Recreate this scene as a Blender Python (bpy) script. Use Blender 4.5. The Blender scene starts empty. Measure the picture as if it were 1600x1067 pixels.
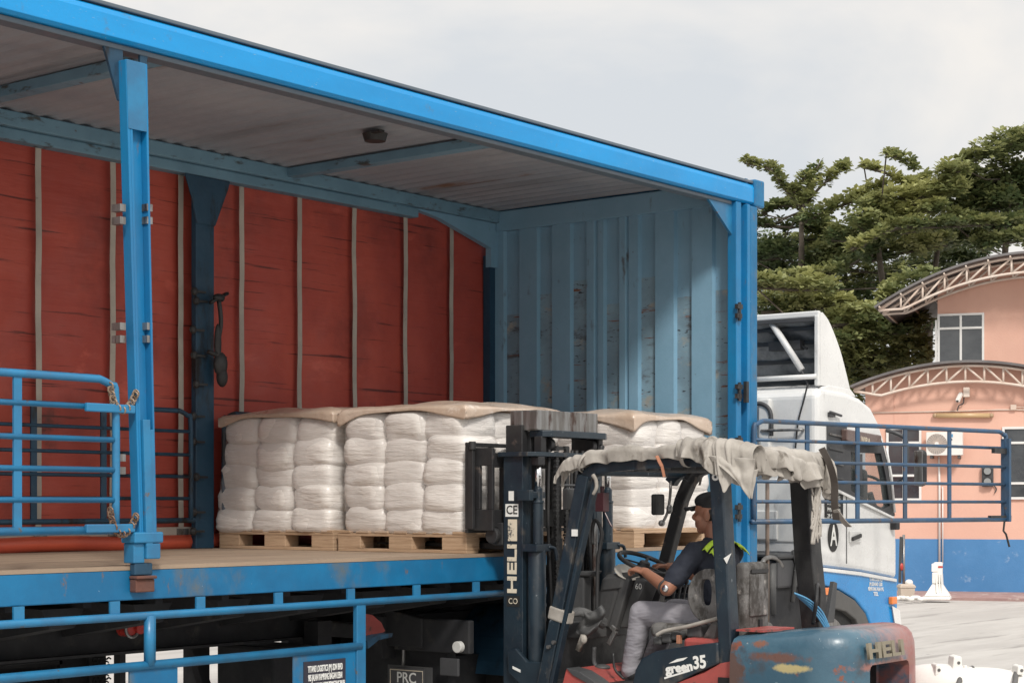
import bpy, bmesh, math, random
from mathutils import Vector, Matrix, noise
random.seed(7)
S = bpy.context.scene
COL = S.collection
PI = math.pi
# ---------------------------------------------------------------- camera, world, sun, exposure
ZC = 1.715; FPX = 2788.0; HZ = 787.0; YAW = math.radians(38.2)
cd = bpy.data.cameras.new('camera'); cam = bpy.data.objects.new('camera', cd); COL.objects.link(cam)
cd.sensor_width = 36; cd.lens = FPX/1600*36; cd.shift_y = (HZ-533.5)/1600
cd.clip_start = .05; cd.clip_end = 2000
cam.location = (0, 0, ZC); cam.rotation_euler = (PI/2, 0, YAW-PI/2)
S.camera = cam
FW = Vector((math.cos(YAW), math.sin(YAW), 0)); RT = Vector((math.sin(YAW), -math.cos(YAW), 0)); UP = Vector((0, 0, 1))

SUNV = Vector((-.62, -.78, .92)).normalized()
sd = bpy.data.lights.new('sun', 'SUN'); sd.energy = 2.2; sd.angle = math.radians(10); sd.color = (1, .95, .88)
sun = bpy.data.objects.new('sun', sd); COL.objects.link(sun)
sun.rotation_euler = SUNV.to_track_quat('Z', 'Y').to_euler()
W = bpy.data.worlds.new('World'); S.world = W; W.use_nodes = True
nt = W.node_tree; nt.nodes.clear()
def N(t, kind, **kw):
    n = t.nodes.new(kind)
    for k, v in kw.items():
        if k.startswith('i_'):
            k2 = k[2:]
            n.inputs[int(k2) if k2.isdigit() else k2.replace('_', ' ')].default_value = v
        else: setattr(n, k, v)
    return n
sky = N(nt, 'ShaderNodeTexSky', sky_type='NISHITA', sun_disc=False)
sky.sun_elevation = math.asin(SUNV.z); sky.sun_rotation = math.atan2(SUNV.x, SUNV.y)
b1 = N(nt, 'ShaderNodeBackground', i_Strength=.1); nt.links.new(sky.outputs[0], b1.inputs[0])
tc = N(nt, 'ShaderNodeTexCoord'); mp = N(nt, 'ShaderNodeMapping'); mp.inputs['Scale'].default_value = (1, 1, 1.7)
mp.inputs['Location'].default_value = (.3, .1, 0)
nt.links.new(tc.outputs['Generated'], mp.inputs[0])
nz = N(nt, 'ShaderNodeTexNoise', i_Scale=2.6, i_Detail=6.0, i_Roughness=.55, i_Distortion=.5); nt.links.new(mp.outputs[0], nz.inputs['Vector'])
rp = N(nt, 'ShaderNodeValToRGB'); rp.color_ramp.elements[0].position = .38; rp.color_ramp.elements[1].position = .56
rp.color_ramp.elements[0].color = (.60, .62, .64, 1); rp.color_ramp.elements[1].color = (.79, .755, .71, 1)
nt.links.new(nz.outputs[0], rp.inputs[0])
b2 = N(nt, 'ShaderNodeBackground', i_Strength=1.0)
sx = N(nt, 'ShaderNodeSeparateXYZ'); nt.links.new(tc.outputs['Generated'], sx.inputs[0])
zr = N(nt, 'ShaderNodeMapRange'); zr.interpolation_type = 'SMOOTHSTEP'; zr.inputs[1].default_value = .22; zr.inputs[2].default_value = .95; zr.inputs[3].default_value = 1.; zr.inputs[4].default_value = 1.8   # an overcast sky is brighter overhead
nt.links.new(sx.outputs[2], zr.inputs[0]); nt.links.new(zr.outputs[0], b2.inputs[1])
nt.links.new(rp.outputs[0], b2.inputs[0])
mx = N(nt, 'ShaderNodeMixShader', i_Fac=.93); nt.links.new(b1.outputs[0], mx.inputs[1]); nt.links.new(b2.outputs[0], mx.inputs[2])
wo = N(nt, 'ShaderNodeOutputWorld'); nt.links.new(mx.outputs[0], wo.inputs[0])
S.view_settings.view_transform = 'Standard'; S.view_settings.look = 'None'
S.view_settings.exposure = 0.27; S.view_settings.gamma = 1; S.view_settings.use_curve_mapping = False
S.render.engine = 'CYCLES'
S.cycles.max_bounces = 8; S.cycles.transparent_max_bounces = 12

# ---------------------------------------------------------------- measuring helpers (a pixel of the 1600 px photo seen on a real plane)
def ray(u, v): return FW + RT*((u-800)/FPX) + UP*((HZ-v)/FPX)
C0 = Vector((0, 0, ZC))
def aY(u, v, Y): r = ray(u, v); return C0 + r*(Y/r.y)
def aX(u, v, X): r = ray(u, v); return C0 + r*(X/r.x)
def aZ(u, v, Z): r = ray(u, v); return C0 + r*((Z-ZC)/r.z)
def aD(u, v, d): return C0 + ray(u, v)*d

# ---------------------------------------------------------------- materials
MATS = {}
def rgb(c): return (c[0], c[1], c[2], 1)
def M(name, c, rough=.6, metal=0., var=None, vs=2.5, vst=(1, 1, 1), spots=(), bump=0., bs=30., bst=(1, 1, 1), coat=0., spec=.5, alpha=None, bdet=4., attr=None, trans=0.):
    if name in MATS: return MATS[name]
    m = bpy.data.materials.new(name); m.use_nodes = True; t = m.node_tree; t.nodes.clear()
    out = N(t, 'ShaderNodeOutputMaterial'); p = N(t, 'ShaderNodeBsdfPrincipled')
    p.inputs['Roughness'].default_value = rough; p.inputs['Metallic'].default_value = metal
    p.inputs['Coat Weight'].default_value = coat; p.inputs['Specular IOR Level'].default_value = spec
    p.inputs['Coat Roughness'].default_value = .2
    co = N(t, 'ShaderNodeTexCoord')
    def noi(scale, st, det=6., seed=0, ro=.6):
        mm = N(t, 'ShaderNodeMapping'); mm.inputs['Scale'].default_value = st; mm.inputs['Location'].default_value = (seed*3.7, seed*1.3, seed*2.1)
        t.links.new(co.outputs['Object'], mm.inputs[0])
        n = N(t, 'ShaderNodeTexNoise', i_Scale=scale, i_Detail=det, i_Roughness=ro); t.links.new(mm.outputs[0], n.inputs['Vector'])
        return n.outputs[0]
    def mixc(fac, a, b):
        x = N(t, 'ShaderNodeMix', data_type='RGBA')
        t.links.new(fac, x.inputs[0])
        if isinstance(a, tuple): x.inputs[6].default_value = a
        else: t.links.new(a, x.inputs[6])
        if isinstance(b, tuple): x.inputs[7].default_value = b
        else: t.links.new(b, x.inputs[7])
        return x.outputs[2]
    def rng(s, lo, hi, mx_=1.):
        r = N(t, 'ShaderNodeMapRange'); r.interpolation_type = 'SMOOTHSTEP'
        r.inputs[1].default_value = lo; r.inputs[2].default_value = hi; r.inputs[4].default_value = mx_; t.links.new(s, r.inputs[0]); return r.outputs[0]
    cur = rgb(c)
    if attr:
        at = N(t, 'ShaderNodeAttribute', attribute_name=attr)
        cur = mixc(at.outputs['Fac'], rgb(c), rgb(var)); var = None
    if var is not None: cur = mixc(rng(noi(vs, vst), .35, .65), cur, rgb(var))
    if not isinstance(cur, tuple) or spots or True:
        f = noi(90, (1, 1, 1), 3, 5)           # faint fine mottling so no surface is dead flat
        g = mixc(rng(f, .3, .8, .10), cur, (.5*c[0]+.03, .5*c[1]+.03, .5*c[2]+.03, 1)); cur = g
    rsock = None
    for k, (sc, scale, lo, hi, st) in enumerate(spots):
        mk = rng(noi(scale, st, 8, k+1, .65), lo-.055, hi-.045)
        cur = mixc(mk, cur, rgb(sc))
    t.links.new(cur, p.inputs['Base Color'])
    rr = rng(noi(7, (1, 1, 1), 5, 9), .3, .7, 1.)
    r2 = N(t, 'ShaderNodeMapRange'); r2.inputs[3].default_value = max(.03, rough-.1); r2.inputs[4].default_value = min(1, rough+.1)
    t.links.new(rr, r2.inputs[0]); t.links.new(r2.outputs[0], p.inputs['Roughness'])
    if bump:
        b = N(t, 'ShaderNodeBump', i_Strength=bump, i_Distance=.02); t.links.new(noi(bs, bst, bdet, 3), b.inputs['Height']); t.links.new(b.outputs[0], p.inputs['Normal'])
    sh = p.outputs[0]
    if trans:
        tr = N(t, 'ShaderNodeBsdfTranslucent'); t.links.new(cur, tr.inputs[0])
        ms = N(t, 'ShaderNodeMixShader', i_Fac=trans); t.links.new(sh, ms.inputs[1]); t.links.new(tr.outputs[0], ms.inputs[2]); sh = ms.outputs[0]
    if alpha is not None:
        tr = N(t, 'ShaderNodeBsdfTransparent')
        ms = N(t, 'ShaderNodeMixShader', i_Fac=alpha); t.links.new(tr.outputs[0], ms.inputs[1]); t.links.new(sh, ms.inputs[2]); sh = ms.outputs[0]
    t.links.new(sh, out.inputs[0]); MATS[name] = m; return m
U1 = (1, 1, 1)
rust = (.11, .035, .015); grime = (.06, .06, .055)
m_blue = M('bright_blue_paint', (.0, .29, .68), .38, var=(.0, .235, .56), vs=1.1, vst=(.5, 2, 2), spots=[((.10, .12, .13), 5, .66, .8, U1), ((.25, .4, .5), 30, .7, .75, (1, 1, 4))], bump=.06, coat=.15)
m_deckb = M('worn_deck_blue_paint', (.004, .16, .35), .5, var=(.004, .12, .27), spots=[((.12, .13, .12), 1.8, .58, .74, (1, 1, .7)), ((.55, .68, .75), 30, .745, .765, U1), ((.16, .10, .06), 9, .69, .76, (1, 1, .4))], bump=.1)
m_rail = M('rail_blue_paint', (.018, .19, .38), .42, var=(.025, .145, .29), vs=5, spots=[((.12, .10, .09), 11, .68, .74, U1)], bump=.08, coat=.1)
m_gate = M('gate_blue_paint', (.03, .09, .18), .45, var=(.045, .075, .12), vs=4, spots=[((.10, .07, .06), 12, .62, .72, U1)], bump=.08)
m_post = M('post_blue_paint', (.005, .19, .42), .45, var=(.015, .15, .33), vs=3, vst=(1, 1, .5), spots=[((.15, .11, .09), 10, .68, .76, (1, 1, .3))], bump=.08)
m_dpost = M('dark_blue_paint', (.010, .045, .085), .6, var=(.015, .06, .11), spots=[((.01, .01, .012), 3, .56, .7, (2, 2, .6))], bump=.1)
m_inbl = M('faded_inner_blue', (.22, .40, .54), .6, var=(.19, .36, .49), vs=2, spots=[((.10, .12, .13), 6, .68, .8, (1, 1, .4)), ((.10, .05, .03), 16, .73, .78, U1)], bump=.08)
m_indirt = M('scraped_inner_blue', (.23, .37, .46), .75, var=(.17, .27, .34), vs=2.2, vst=(1, 1, 1.2), spots=[((.33, .34, .31), 4, .60, .72, (1, 1, 1.5)), ((.09, .10, .11), 4, .61, .74, (.8, .8, 2.0)), ((.20, .08, .04), 4, .66, .70, (.6, .6, 7)), ((.03, .03, .035), 18, .66, .71, (.7, .7, 2.6))], bump=.25, bs=14)
m_ceil = M('stained_roof_sheet', (.36, .39, .43), .6, var=(.28, .32, .37), vs=.9, spots=[((.18, .115, .075), 1.3, .67, .76, (2.6, .4, 0)), ((.17, .19, .21), .8, .56, .84, (2.0, .35, 0))], bump=.08)
m_head = M('header_grey_blue', (.16, .30, .40), .6, var=(.13, .25, .34), spots=[((.06, .07, .07), 5, .62, .74, (1, 1, 3)), ((.10, .05, .03), 12, .72, .77, U1)], bump=.1)
m_curt = M('red_tarpaulin', (.50, .085, .055), .6, var=(.40, .062, .044), vs=1.3, spots=[((.23, .042, .034), 1.1, .52, .80, U1), ((.12, .025, .02), 3, .645, .70, (.28, 1, 10)), ((.09, .03, .025), 2.0, .66, .84, U1), ((.62, .13, .09), 1.6, .66, .82, (1, 1, 2))], bump=.7, bs=2.6, bst=(.35, 1, 3.2))
m_strap = M('grey_webbing', (.50, .45, .39), .8, var=(.38, .34, .30), spots=[((.14, .12, .10), 9, .71, .77, (1, 1, 2.5))])
m_wood = M('plywood_floor', (.35, .26, .185), .75, var=(.27, .20, .145), vs=3, vst=(.3, 3, 1), spots=[((.16, .12, .09), 3, .62, .76, (.4, 3, 1))], bump=.15)
m_pallet = M('pallet_pine', (.50, .35, .23), .75, var=(.40, .27, .17), vs=8, vst=(.5, .5, 9), spots=[((.24, .15, .09), 8, .64, .76, (.5, .5, 8))], bump=.3, bs=20, bst=(.4, .4, 8))
m_sack = M('white_woven_sack', (.76, .72, .68), .45, var=(.69, .65, .61), vs=5, spots=[((.58, .50, .43), 5, .72, .84, U1)], bump=.8, bs=5.5, bst=(.7, .7, 4.4), bdet=4, coat=.35)
m_film = M('stretch_film', (.85, .83, .82), .22, bump=.9, bs=5, bst=(.6, .6, 4.6), bdet=4, alpha=.20, spec=.9)
m_kraft = M('kraft_sheet', (.50, .38, .29), .36, var=(.60, .49, .40), vs=3, spots=[((.76, .68, .61), 5, .62, .76, (1, 1, 2))], bump=.7, bs=6, bdet=4, coat=.4)
m_black = M('black_steel', (.016, .016, .018), .55, var=(.03, .03, .03), spots=[((.09, .07, .06), 9, .66, .76, U1)], bump=.1)
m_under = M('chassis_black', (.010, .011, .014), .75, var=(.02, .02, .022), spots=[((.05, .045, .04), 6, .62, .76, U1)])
m_rub = M('rubber', (.018, .018, .018), .85, bump=.2)
m_flb = M('forklift_navy', (.007, .016, .027), .48, var=(.012, .026, .039), vs=4, spots=[((.07, .065, .06), 8, .60, .74, (1, 1, .6)), ((.20, .22, .24), 26, .72, .76, U1)], bump=.1, coat=.15)
m_cw = M('counterweight_teal', (.035, .090, .135), .4, var=(.055, .125, .175), vs=3, spots=[((.05, .07, .09), 4, .60, .7, U1), ((.20, .07, .045), 4.2, .655, .69, (1, 1, 1.4)), ((.55, .42, .16), 3.1, .735, .75, (1, 1, 3)), ((.35, .40, .42), 28, .72, .75, U1)], bump=.12, coat=.25)
m_red = M('forklift_red', (.40, .075, .065), .5, var=(.30, .07, .06), vs=5, spots=[((.10, .06, .05), 9, .62, .7, U1), ((.5, .35, .32), 20, .72, .76, U1)], bump=.1)
m_steel = M('bare_steel', (.30, .30, .30), .38, .7, var=(.18, .17, .16), vs=9, vst=(3, 3, .4), spots=[((.08, .05, .04), 6, .6, .72, (2, 2, .5))], bump=.1)
m_chrome = M('chrome_rod', (.8, .8, .8), .12, 1.)
m_chain = M('greasy_chain', (.07, .065, .06), .5, .6, bump=.4, bs=60)
m_plas = M('grey_plastic', (.055, .057, .06), .6, var=(.08, .08, .08), bump=.1)
m_seat = M('worn_seat_vinyl', (.17, .165, .16), .65, var=(.11, .105, .10), vs=6, spots=[((.05, .045, .04), 7, .55, .66, (1, 1, .6)), ((.3, .28, .26), 9, .66, .74, U1)], bump=.2)
m_tarp = M('dirty_cream_canvas', (.42, .39, .35), .75, var=(.29, .265, .235), vs=5, spots=[((.13, .11, .09), 6, .62, .74, (1, 1, .6)), ((.30, .21, .13), 4, .70, .78, U1)], bump=.35, bs=9, bst=(1, 1, 1), bdet=3)
m_orange = M('orange_rag', (.45, .20, .12), .85, bump=.3)
m_white = M('cab_white_paint', (.76, .76, .75), .3, var=(.69, .69, .68), spots=[((.45, .44, .42), 4, .66, .78, (1, 1, .4))], coat=.3, bump=.03)
m_whd = M('cab_rear_white', (.76, .76, .74), .45, var=(.67, .67, .66), spots=[((.32, .31, .29), 4, .64, .78, (2, 2, .4))], bump=.06)
m_cabbl = M('cab_blue_paint', (.0, .25, .62), .3, var=(.0, .20, .52), coat=.5, bump=.03)
m_wing = M('clear_window_glass', (.10, .12, .12), .03, spec=1., alpha=.30)
m_glass = M('dark_glass', (.022, .026, .032), .06, var=(.06, .065, .07), vs=.9, vst=(1, 1, 2), spec=.9, coat=.6)
m_cabglass = M('cab_window_glass', (.08, .10, .10), .05, spec=.9, alpha=.42)
m_dgrey = M('dark_grey_plastic', (.045, .047, .05), .55, var=(.06, .06, .065), bump=.08)
m_mgrey = M('wheel_arch_grey', (.12, .115, .11), .7, var=(.09, .088, .085), bump=.1)
m_defin = M('deflector_inside', (.26, .27, .28), .6, var=(.09, .10, .11), vs=5, bump=.2)
m_orl = M('orange_lens', (.80, .22, .04), .25, coat=.5)
m_redl = M('red_lens', (.45, .04, .03), .3, coat=.4)
m_whl = M('white_lens', (.6, .6, .58), .3, coat=.4)
m_peach = M('peach_render', (.74, .45, .35), .85, var=(.69, .41, .32), vs=.8, spots=[((.60, .33, .25), 1.1, .62, .8, (1, 1, .4))], bump=.15)
m_bband = M('blue_wall_paint', (.075, .23, .47), .7, var=(.06, .20, .42), vs=1.2, spots=[((.20, .32, .50), 3, .66, .74, U1)], bump=.15)
m_pframe = M('cream_steel', (.74, .64, .56), .6, var=(.66, .52, .43))
m_wframe = M('white_aluminium', (.74, .73, .71), .45)
m_roof = M('grey_metal_roof', (.17, .16, .16), .6, var=(.12, .11, .11), vs=2)
m_ground = M('pale_concrete_yard', (.47, .45, .425), .9, var=(.39, .37, .35), vs=.5, vst=(.5, 2.2, 1), spots=[((.27, .255, .24), .8, .58, .74, (.35, 3, 1)), ((.46, .44, .42), 1.7, .62, .76, (.3, 3, 1)), ((.16, .155, .15), 2.2, .70, .78, (.4, 4, 1))], bump=.5, bs=6)
m_paver = M('pink_pavers', (.36, .235, .215), .9, var=(.30, .19, .18), vs=3, spots=[((.5, .42, .38), 4, .6, .7, U1)], bump=.3)
m_plast = M('white_plastic', (.80, .78, .75), .5, var=(.72, .70, .66))
m_pot = M('cream_pot', (.58, .50, .42), .8, var=(.5, .42, .35))
m_bark = M('bark', (.12, .10, .08), .9, var=(.08, .065, .05), vs=6, bump=.5)
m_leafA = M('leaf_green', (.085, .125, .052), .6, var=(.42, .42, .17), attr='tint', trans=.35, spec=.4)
m_skin = M('brown_skin', (.34, .155, .095), .5, var=(.30, .135, .085), bump=.05)
m_shirt = M('navy_shirt', (.012, .016, .028), .85, var=(.02, .024, .038), bump=.5, bs=9, bdet=2)
m_hivis = M('high_visibility_yellow', (.50, .72, .05), .6)
m_pants = M('light_grey_trousers', (.34, .33, .36), .85, var=(.28, .27, .30), vs=5, bump=.9, bs=7, bst=(1, 1, 2.6), bdet=2)
m_capm = M('black_cap', (.012, .012, .014), .8)
m_hose = M('blue_hose', (.10, .30, .50), .4)
m_txtw = M('white_lettering', (.78, .78, .75), .6)
m_txtc = M('cream_lettering', (.68, .60, .47), .6, spots=[((.10, .10, .10), 16, .64, .68, U1)])
m_txtk = M('black_lettering', (.015, .015, .015), .6)
m_txtg = M('worn_gold_lettering', (.26, .23, .17), .5, .3)
m_hole = M('hole_black', (.006, .006, .007), .5)  # near-black that paints the shade inside the step hole and recess

def wear(m, patches, coord_red=None):          # worn patches at fixed places on the object (object coordinates)
    t = m.node_tree; p = [n for n in t.nodes if n.type == 'BSDF_PRINCIPLED'][0]; lk = p.inputs['Base Color'].links[0]; cur = lk.from_socket
    co = N(t, 'ShaderNodeTexCoord'); nz = N(t, 'ShaderNodeTexNoise', i_Scale=14., i_Detail=8., i_Roughness=.7); t.links.new(co.outputs['Object'], nz.inputs['Vector'])
    for c, r, col, soft in patches:
        mp = N(t, 'ShaderNodeMapping'); mp.inputs['Scale'].default_value = [1/q for q in r]; mp.inputs['Location'].default_value = [-a/q for a, q in zip(c, r)]
        t.links.new(co.outputs['Object'], mp.inputs[0]); ln = N(t, 'ShaderNodeVectorMath', operation='LENGTH'); t.links.new(mp.outputs[0], ln.inputs[0])
        ad = N(t, 'ShaderNodeMath', operation='MULTIPLY_ADD'); ad.inputs[1].default_value = 2.6; t.links.new(nz.outputs[0], ad.inputs[0]); t.links.new(ln.outputs['Value'], ad.inputs[2])
        mr = N(t, 'ShaderNodeMapRange'); mr.inputs[1].default_value = 2.1; mr.inputs[2].default_value = 2.1+soft; mr.inputs[3].default_value = 1; mr.inputs[4].default_value = 0; t.links.new(ad.outputs[0], mr.inputs[0])
        x = N(t, 'ShaderNodeMix', data_type='RGBA'); t.links.new(mr.outputs[0], x.inputs[0]); t.links.new(cur, x.inputs[6]); x.inputs[7].default_value = rgb(col); cur = x.outputs[2]
    t.links.new(cur, p.inputs['Base Color'])
# ---------------------------------------------------------------- mesh builder
class MB:
    def __init__(s): s.v = []; s.f = []; s.mi = []; s.cur = 0
    def add(s, vs, fs):
        o = len(s.v); s.v += [tuple(p) for p in vs]; s.f += [tuple(i+o for i in f) for f in fs]; s.mi += [s.cur]*len(fs); return s
    def box(s, x0, y0, z0, x1, y1, z1):
        x0, x1 = min(x0, x1), max(x0, x1); y0, y1 = min(y0, y1), max(y0, y1); z0, z1 = min(z0, z1), max(z0, z1)
        return s.add([(x0, y0, z0), (x1, y0, z0), (x1, y1, z0), (x0, y1, z0), (x0, y0, z1), (x1, y0, z1), (x1, y1, z1), (x0, y1, z1)],
                     [(0, 3, 2, 1), (4, 5, 6, 7), (0, 1, 5, 4), (1, 2, 6, 5), (2, 3, 7, 6), (3, 0, 4, 7)])
    def beam(s, p, q, w, h, up=(0, 0, 1), w2=None, h2=None):      # box section from p to q
        p = Vector(p); q = Vector(q); d = (q-p).normalized(); up = Vector(up)
        a = d.cross(up)
        if a.length < 1e-4: a = d.cross(Vector((1, 0, 0)))
        a.normalize(); b = a.cross(d).normalized(); w2 = w if w2 is None else w2; h2 = h if h2 is None else h2
        vs = []
        for c, ww, hh in ((p, w, h), (q, w2, h2)):
            for sx, sy in ((-1, -1), (1, -1), (1, 1), (-1, 1)): vs.append(c + a*(sx*ww/2) + b*(sy*hh/2))
        return s.add(vs, [(0, 3, 2, 1), (4, 5, 6, 7), (0, 1, 5, 4), (1, 2, 6, 5), (2, 3, 7, 6), (3, 0, 4, 7)])
    def tube(s, pts, r, n=10, caps=True, rs=None, jit=0., seed=0, fl=1.):
        pts = [Vector(p) for p in pts]; L = len(pts); vs = []; prev = None
        for i, p in enumerate(pts):
            d = (pts[min(i+1, L-1)] - pts[max(i-1, 0)]).normalized()
            if prev is None:
                a = d.cross(Vector((0, 0, 1)))
                if a.length < 1e-3: a = d.cross(Vector((1, 0, 0)))
            else: a = prev - d*prev.dot(d)
            a.normalize(); prev = a; b = d.cross(a)
            rr = rs[i] if rs else r
            for k in range(n):
                t = 2*PI*k/n; q = 1.
                if jit: q = 1 + jit*noise.noise(Vector((p.x*9+math.cos(t)*1.3+seed, p.y*9+math.sin(t)*1.3, p.z*9)))
                vs.append(p + (a*math.cos(t) + b*math.sin(t)*fl)*rr*q)
        fs = []
        for i in range(L-1):
            for k in range(n):
                k2 = (k+1) % n; fs.append((i*n+k, i*n+k2, (i+1)*n+k2, (i+1)*n+k))
        if caps: fs += [tuple(range(n))[::-1], tuple((L-1)*n+k for k in range(n))]
        return s.add(vs, fs)
    def cyl(s, p, q, r, r2=None, n=20): return s.tube([p, q], r, n, rs=[r, r if r2 is None else r2])
    def prism(s, poly, axis, a, b):                                # 2-D outline extruded along an axis
        n = len(poly); f = {'x': lambda u, v, w: (w, u, v), 'y': lambda u, v, w: (u, w, v), 'z': lambda u, v, w: (u, v, w)}[axis]
        vs = [f(u, v, a) for u, v in poly] + [f(u, v, b) for u, v in poly]
        return s.add(vs, [tuple(range(n)), tuple(range(2*n-1, n-1, -1))] + [(i, i+n, (i+1) % n+n, (i+1) % n) for i in range(n)])
    def ell(s, c, rx, ry, rz, n=16, m=10, R=None):
        vs = []; c = Vector(c)
        for j in range(m+1):
            th = PI*j/m
            for i in range(n):
                p = Vector((rx*math.sin(th)*math.cos(2*PI*i/n), ry*math.sin(th)*math.sin(2*PI*i/n), rz*math.cos(th)))
                if R: p = R @ p
                vs.append(c+p)
        fs = [(j*n+i, (j+1)*n+i, (j+1)*n+(i+1) % n, j*n+(i+1) % n) for j in range(m) for i in range(n)]
        return s.add(vs, fs)
    def grid(s, fn, nu, nv):
        vs = [fn(i/nu, j/nv) for j in range(nv+1) for i in range(nu+1)]
        return s.add(vs, [(j*(nu+1)+i, j*(nu+1)+i+1, (j+1)*(nu+1)+i+1, (j+1)*(nu+1)+i) for j in range(nv) for i in range(nu)])
    def ring(s, c, ax, R_, r, n=28, m=8, a0=0, a1=2*PI, e1=None):
        c = Vector(c); ax = Vector(ax).normalized(); e1 = Vector(e1) if e1 else ax.cross(Vector((.3, .2, 1)));  e1 = (e1-ax*e1.dot(ax)).normalized(); e2 = ax.cross(e1)
        pts = [c + (e1*math.cos(a0+(a1-a0)*i/n) + e2*math.sin(a0+(a1-a0)*i/n))*R_ for i in range(n+1)]
        return s.tube(pts, r, m, caps=abs(a1-a0) < 6.2)
    def build(s, name, mat, parent=None, bevel=0., smooth=False, seg=2, merge=False, sub=0, disp=None, solid=0.):
        me = bpy.data.meshes.new(name); me.from_pydata(s.v, [], s.f)
        for m in (mat if isinstance(mat, (list, tuple)) else [mat]): me.materials.append(m)
        if max(s.mi, default=0): me.polygons.foreach_set('material_index', s.mi)
        bm = bmesh.new(); bm.from_mesh(me)
        if merge: bmesh.ops.remove_doubles(bm, verts=bm.verts, dist=1e-4)
        bmesh.ops.recalc_face_normals(bm, faces=bm.faces); bm.to_mesh(me); bm.free()
        o = bpy.data.objects.new(name, me); COL.objects.link(o)
        if smooth: me.polygons.foreach_set('use_smooth', [True]*len(me.polygons))
        if parent:
            o.parent = parent
            if parent.type == 'EMPTY': o.matrix_parent_inverse = Matrix.Translation(-Vector(parent.location))
        if solid:
            q = o.modifiers.new('solid', 'SOLIDIFY'); q.thickness = solid; q.offset = 0
        if sub:
            q = o.modifiers.new('sub', 'SUBSURF'); q.levels = q.render_levels = sub
        if bevel:
            q = o.modifiers.new('bevel', 'BEVEL'); q.width = bevel; q.segments = seg; q.limit_method = 'ANGLE'; q.angle_limit = .6; q.harden_normals = False
        return o
def remesh(o, vox, sm=3, f=.5):
    q = o.modifiers.new('remesh', 'REMESH'); q.mode = 'VOXEL'; q.voxel_size = vox; q.use_smooth_shade = True
    q = o.modifiers.new('smooth', 'SMOOTH'); q.iterations = sm; q.factor = f
def thing(name, label, cat, loc=(0, 0, 0), group=None, kind=None):
    o = bpy.data.objects.new(name, None); COL.objects.link(o); o.location = loc; o.empty_display_size = .2
    o['label'] = label; o['category'] = cat
    if group: o['group'] = group
    if kind: o['kind'] = kind
    return o
def tag(o, label, cat, group=None, kind=None):
    o['label'] = label; o['category'] = cat
    if group: o['group'] = group
    if kind: o['kind'] = kind
    return o
def struct(o): o['kind'] = 'structure'; return o
def text(s, name, mat, parent, loc, xdir, ydir, size, width=None, ext=.002, align='CENTER', label=None, bold=0.):
    c = bpy.data.curves.new(name, 'FONT'); c.body = s; c.size = size; c.extrude = ext; c.align_x = align; c.align_y = 'CENTER'; c.offset = bold
    c.resolution_u = 3
    o = bpy.data.objects.new(name, c); COL.objects.link(o); c.materials.append(mat)
    x = Vector(xdir).normalized(); y = Vector(ydir).normalized(); z = x.cross(y).normalized()
    mw = Matrix((x, y, z)).transposed().to_4x4(); mw.translation = Vector(loc)
    bpy.context.view_layer.update()
    if width:
        k = width/max(o.dimensions.x, 1e-4); mw = mw @ Matrix.Diagonal((k, 1, 1, 1))
    bpy.context.view_layer.update()
    me = bpy.data.meshes.new_from_object(o.evaluated_get(bpy.context.evaluated_depsgraph_get())); bpy.data.objects.remove(o)
    me.transform(mw); o = bpy.data.objects.new(name, me); COL.objects.link(o)
    if parent:
        o.parent = parent
        if parent.type == 'EMPTY': o.matrix_parent_inverse = Matrix.Translation(-Vector(parent.location))
    return o
def crom(P, k=6):
    P = [Vector(p) for p in P]; out = []
    for i in range(len(P)-1):
        a = P[max(i-1, 0)]; b = P[i]; c = P[i+1]; d = P[min(i+2, len(P)-1)]
        for j in range(k):
            t = j/k; out.append(.5*((2*b)+(-a+c)*t+(2*a-5*b+4*c-d)*t*t+(-a+3*b-3*c+d)*t**3))
    out.append(P[-1]); return out
# ================================================================ SETTING
g = MB(); g.grid(lambda a, b: ((a-.5)*900, (b-.5)*900, 0), 4, 4)
struct(g.build('ground', m_ground))

# ================================================================ CURTAIN-SIDE TRAILER
Y0, Y1, ZD, ZB, ZR = 7.0, 9.5, 1.40, 4.0, 4.2
XA, XF = -.4, 11.78
TR = thing('trailer', 'blue curtain-side semi-trailer with one side open, red tarpaulin on its far side', 'trailer', (5.5, 8.25, 0))
b = MB(); b.box(XA, Y0, 1.235, 11.90, Y0+.05, 1.385); b.box(XA, Y0+.05, 1.235, 11.90, Y0+.11, 1.25); b.build('side_beam', m_deckb, TR, bevel=.006)
b = MB(); b.box(XA, Y0-.002, 1.3852, 11.6, Y1-.002, 1.405)
b.build('plywood_floor', m_wood, TR)
b = MB(); b.box(XA, Y1-.05, 1.235, 11.9, Y1, 1.384); b.build('far_side_beam', m_deckb, TR)
b = MB()
x = .1
while x < 11.6: b.box(x, Y0+.12, 1.20, x+.05, Y1-.06, 1.383); x += .46
b.build('crossmembers', m_under, TR)
b = MB()
for y in (7.85, 8.65):
    b.box(XA, y-.006, .90, 8.0, y+.006, 1.05); b.box(XA, y-.07, .885, 8.0, y+.07, .90); b.box(8.0, y-.006, 1.06, 11.6, y+.006, 1.198); b.box(8.0, y-.07, 1.045, 11.6, y+.07, 1.06)
x = .3
while x < 11.5:
    b.add([(x, 7.2, 1.198), (x+.26, 7.2, 1.198), (x+.20, 7.2, 1.10), (x+.05, 7.2, 1.10), (x, 7.84, 1.198), (x+.26, 7.84, 1.198), (x+.20, 7.84, 1.0), (x+.05, 7.84, 1.0)],
          [(0, 1, 2, 3), (4, 7, 6, 5), (0, 4, 5, 1), (1, 5, 6, 2), (2, 6, 7, 3), (3, 7, 4, 0)]); x += .57
b.build('chassis', m_under, TR)
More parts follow.
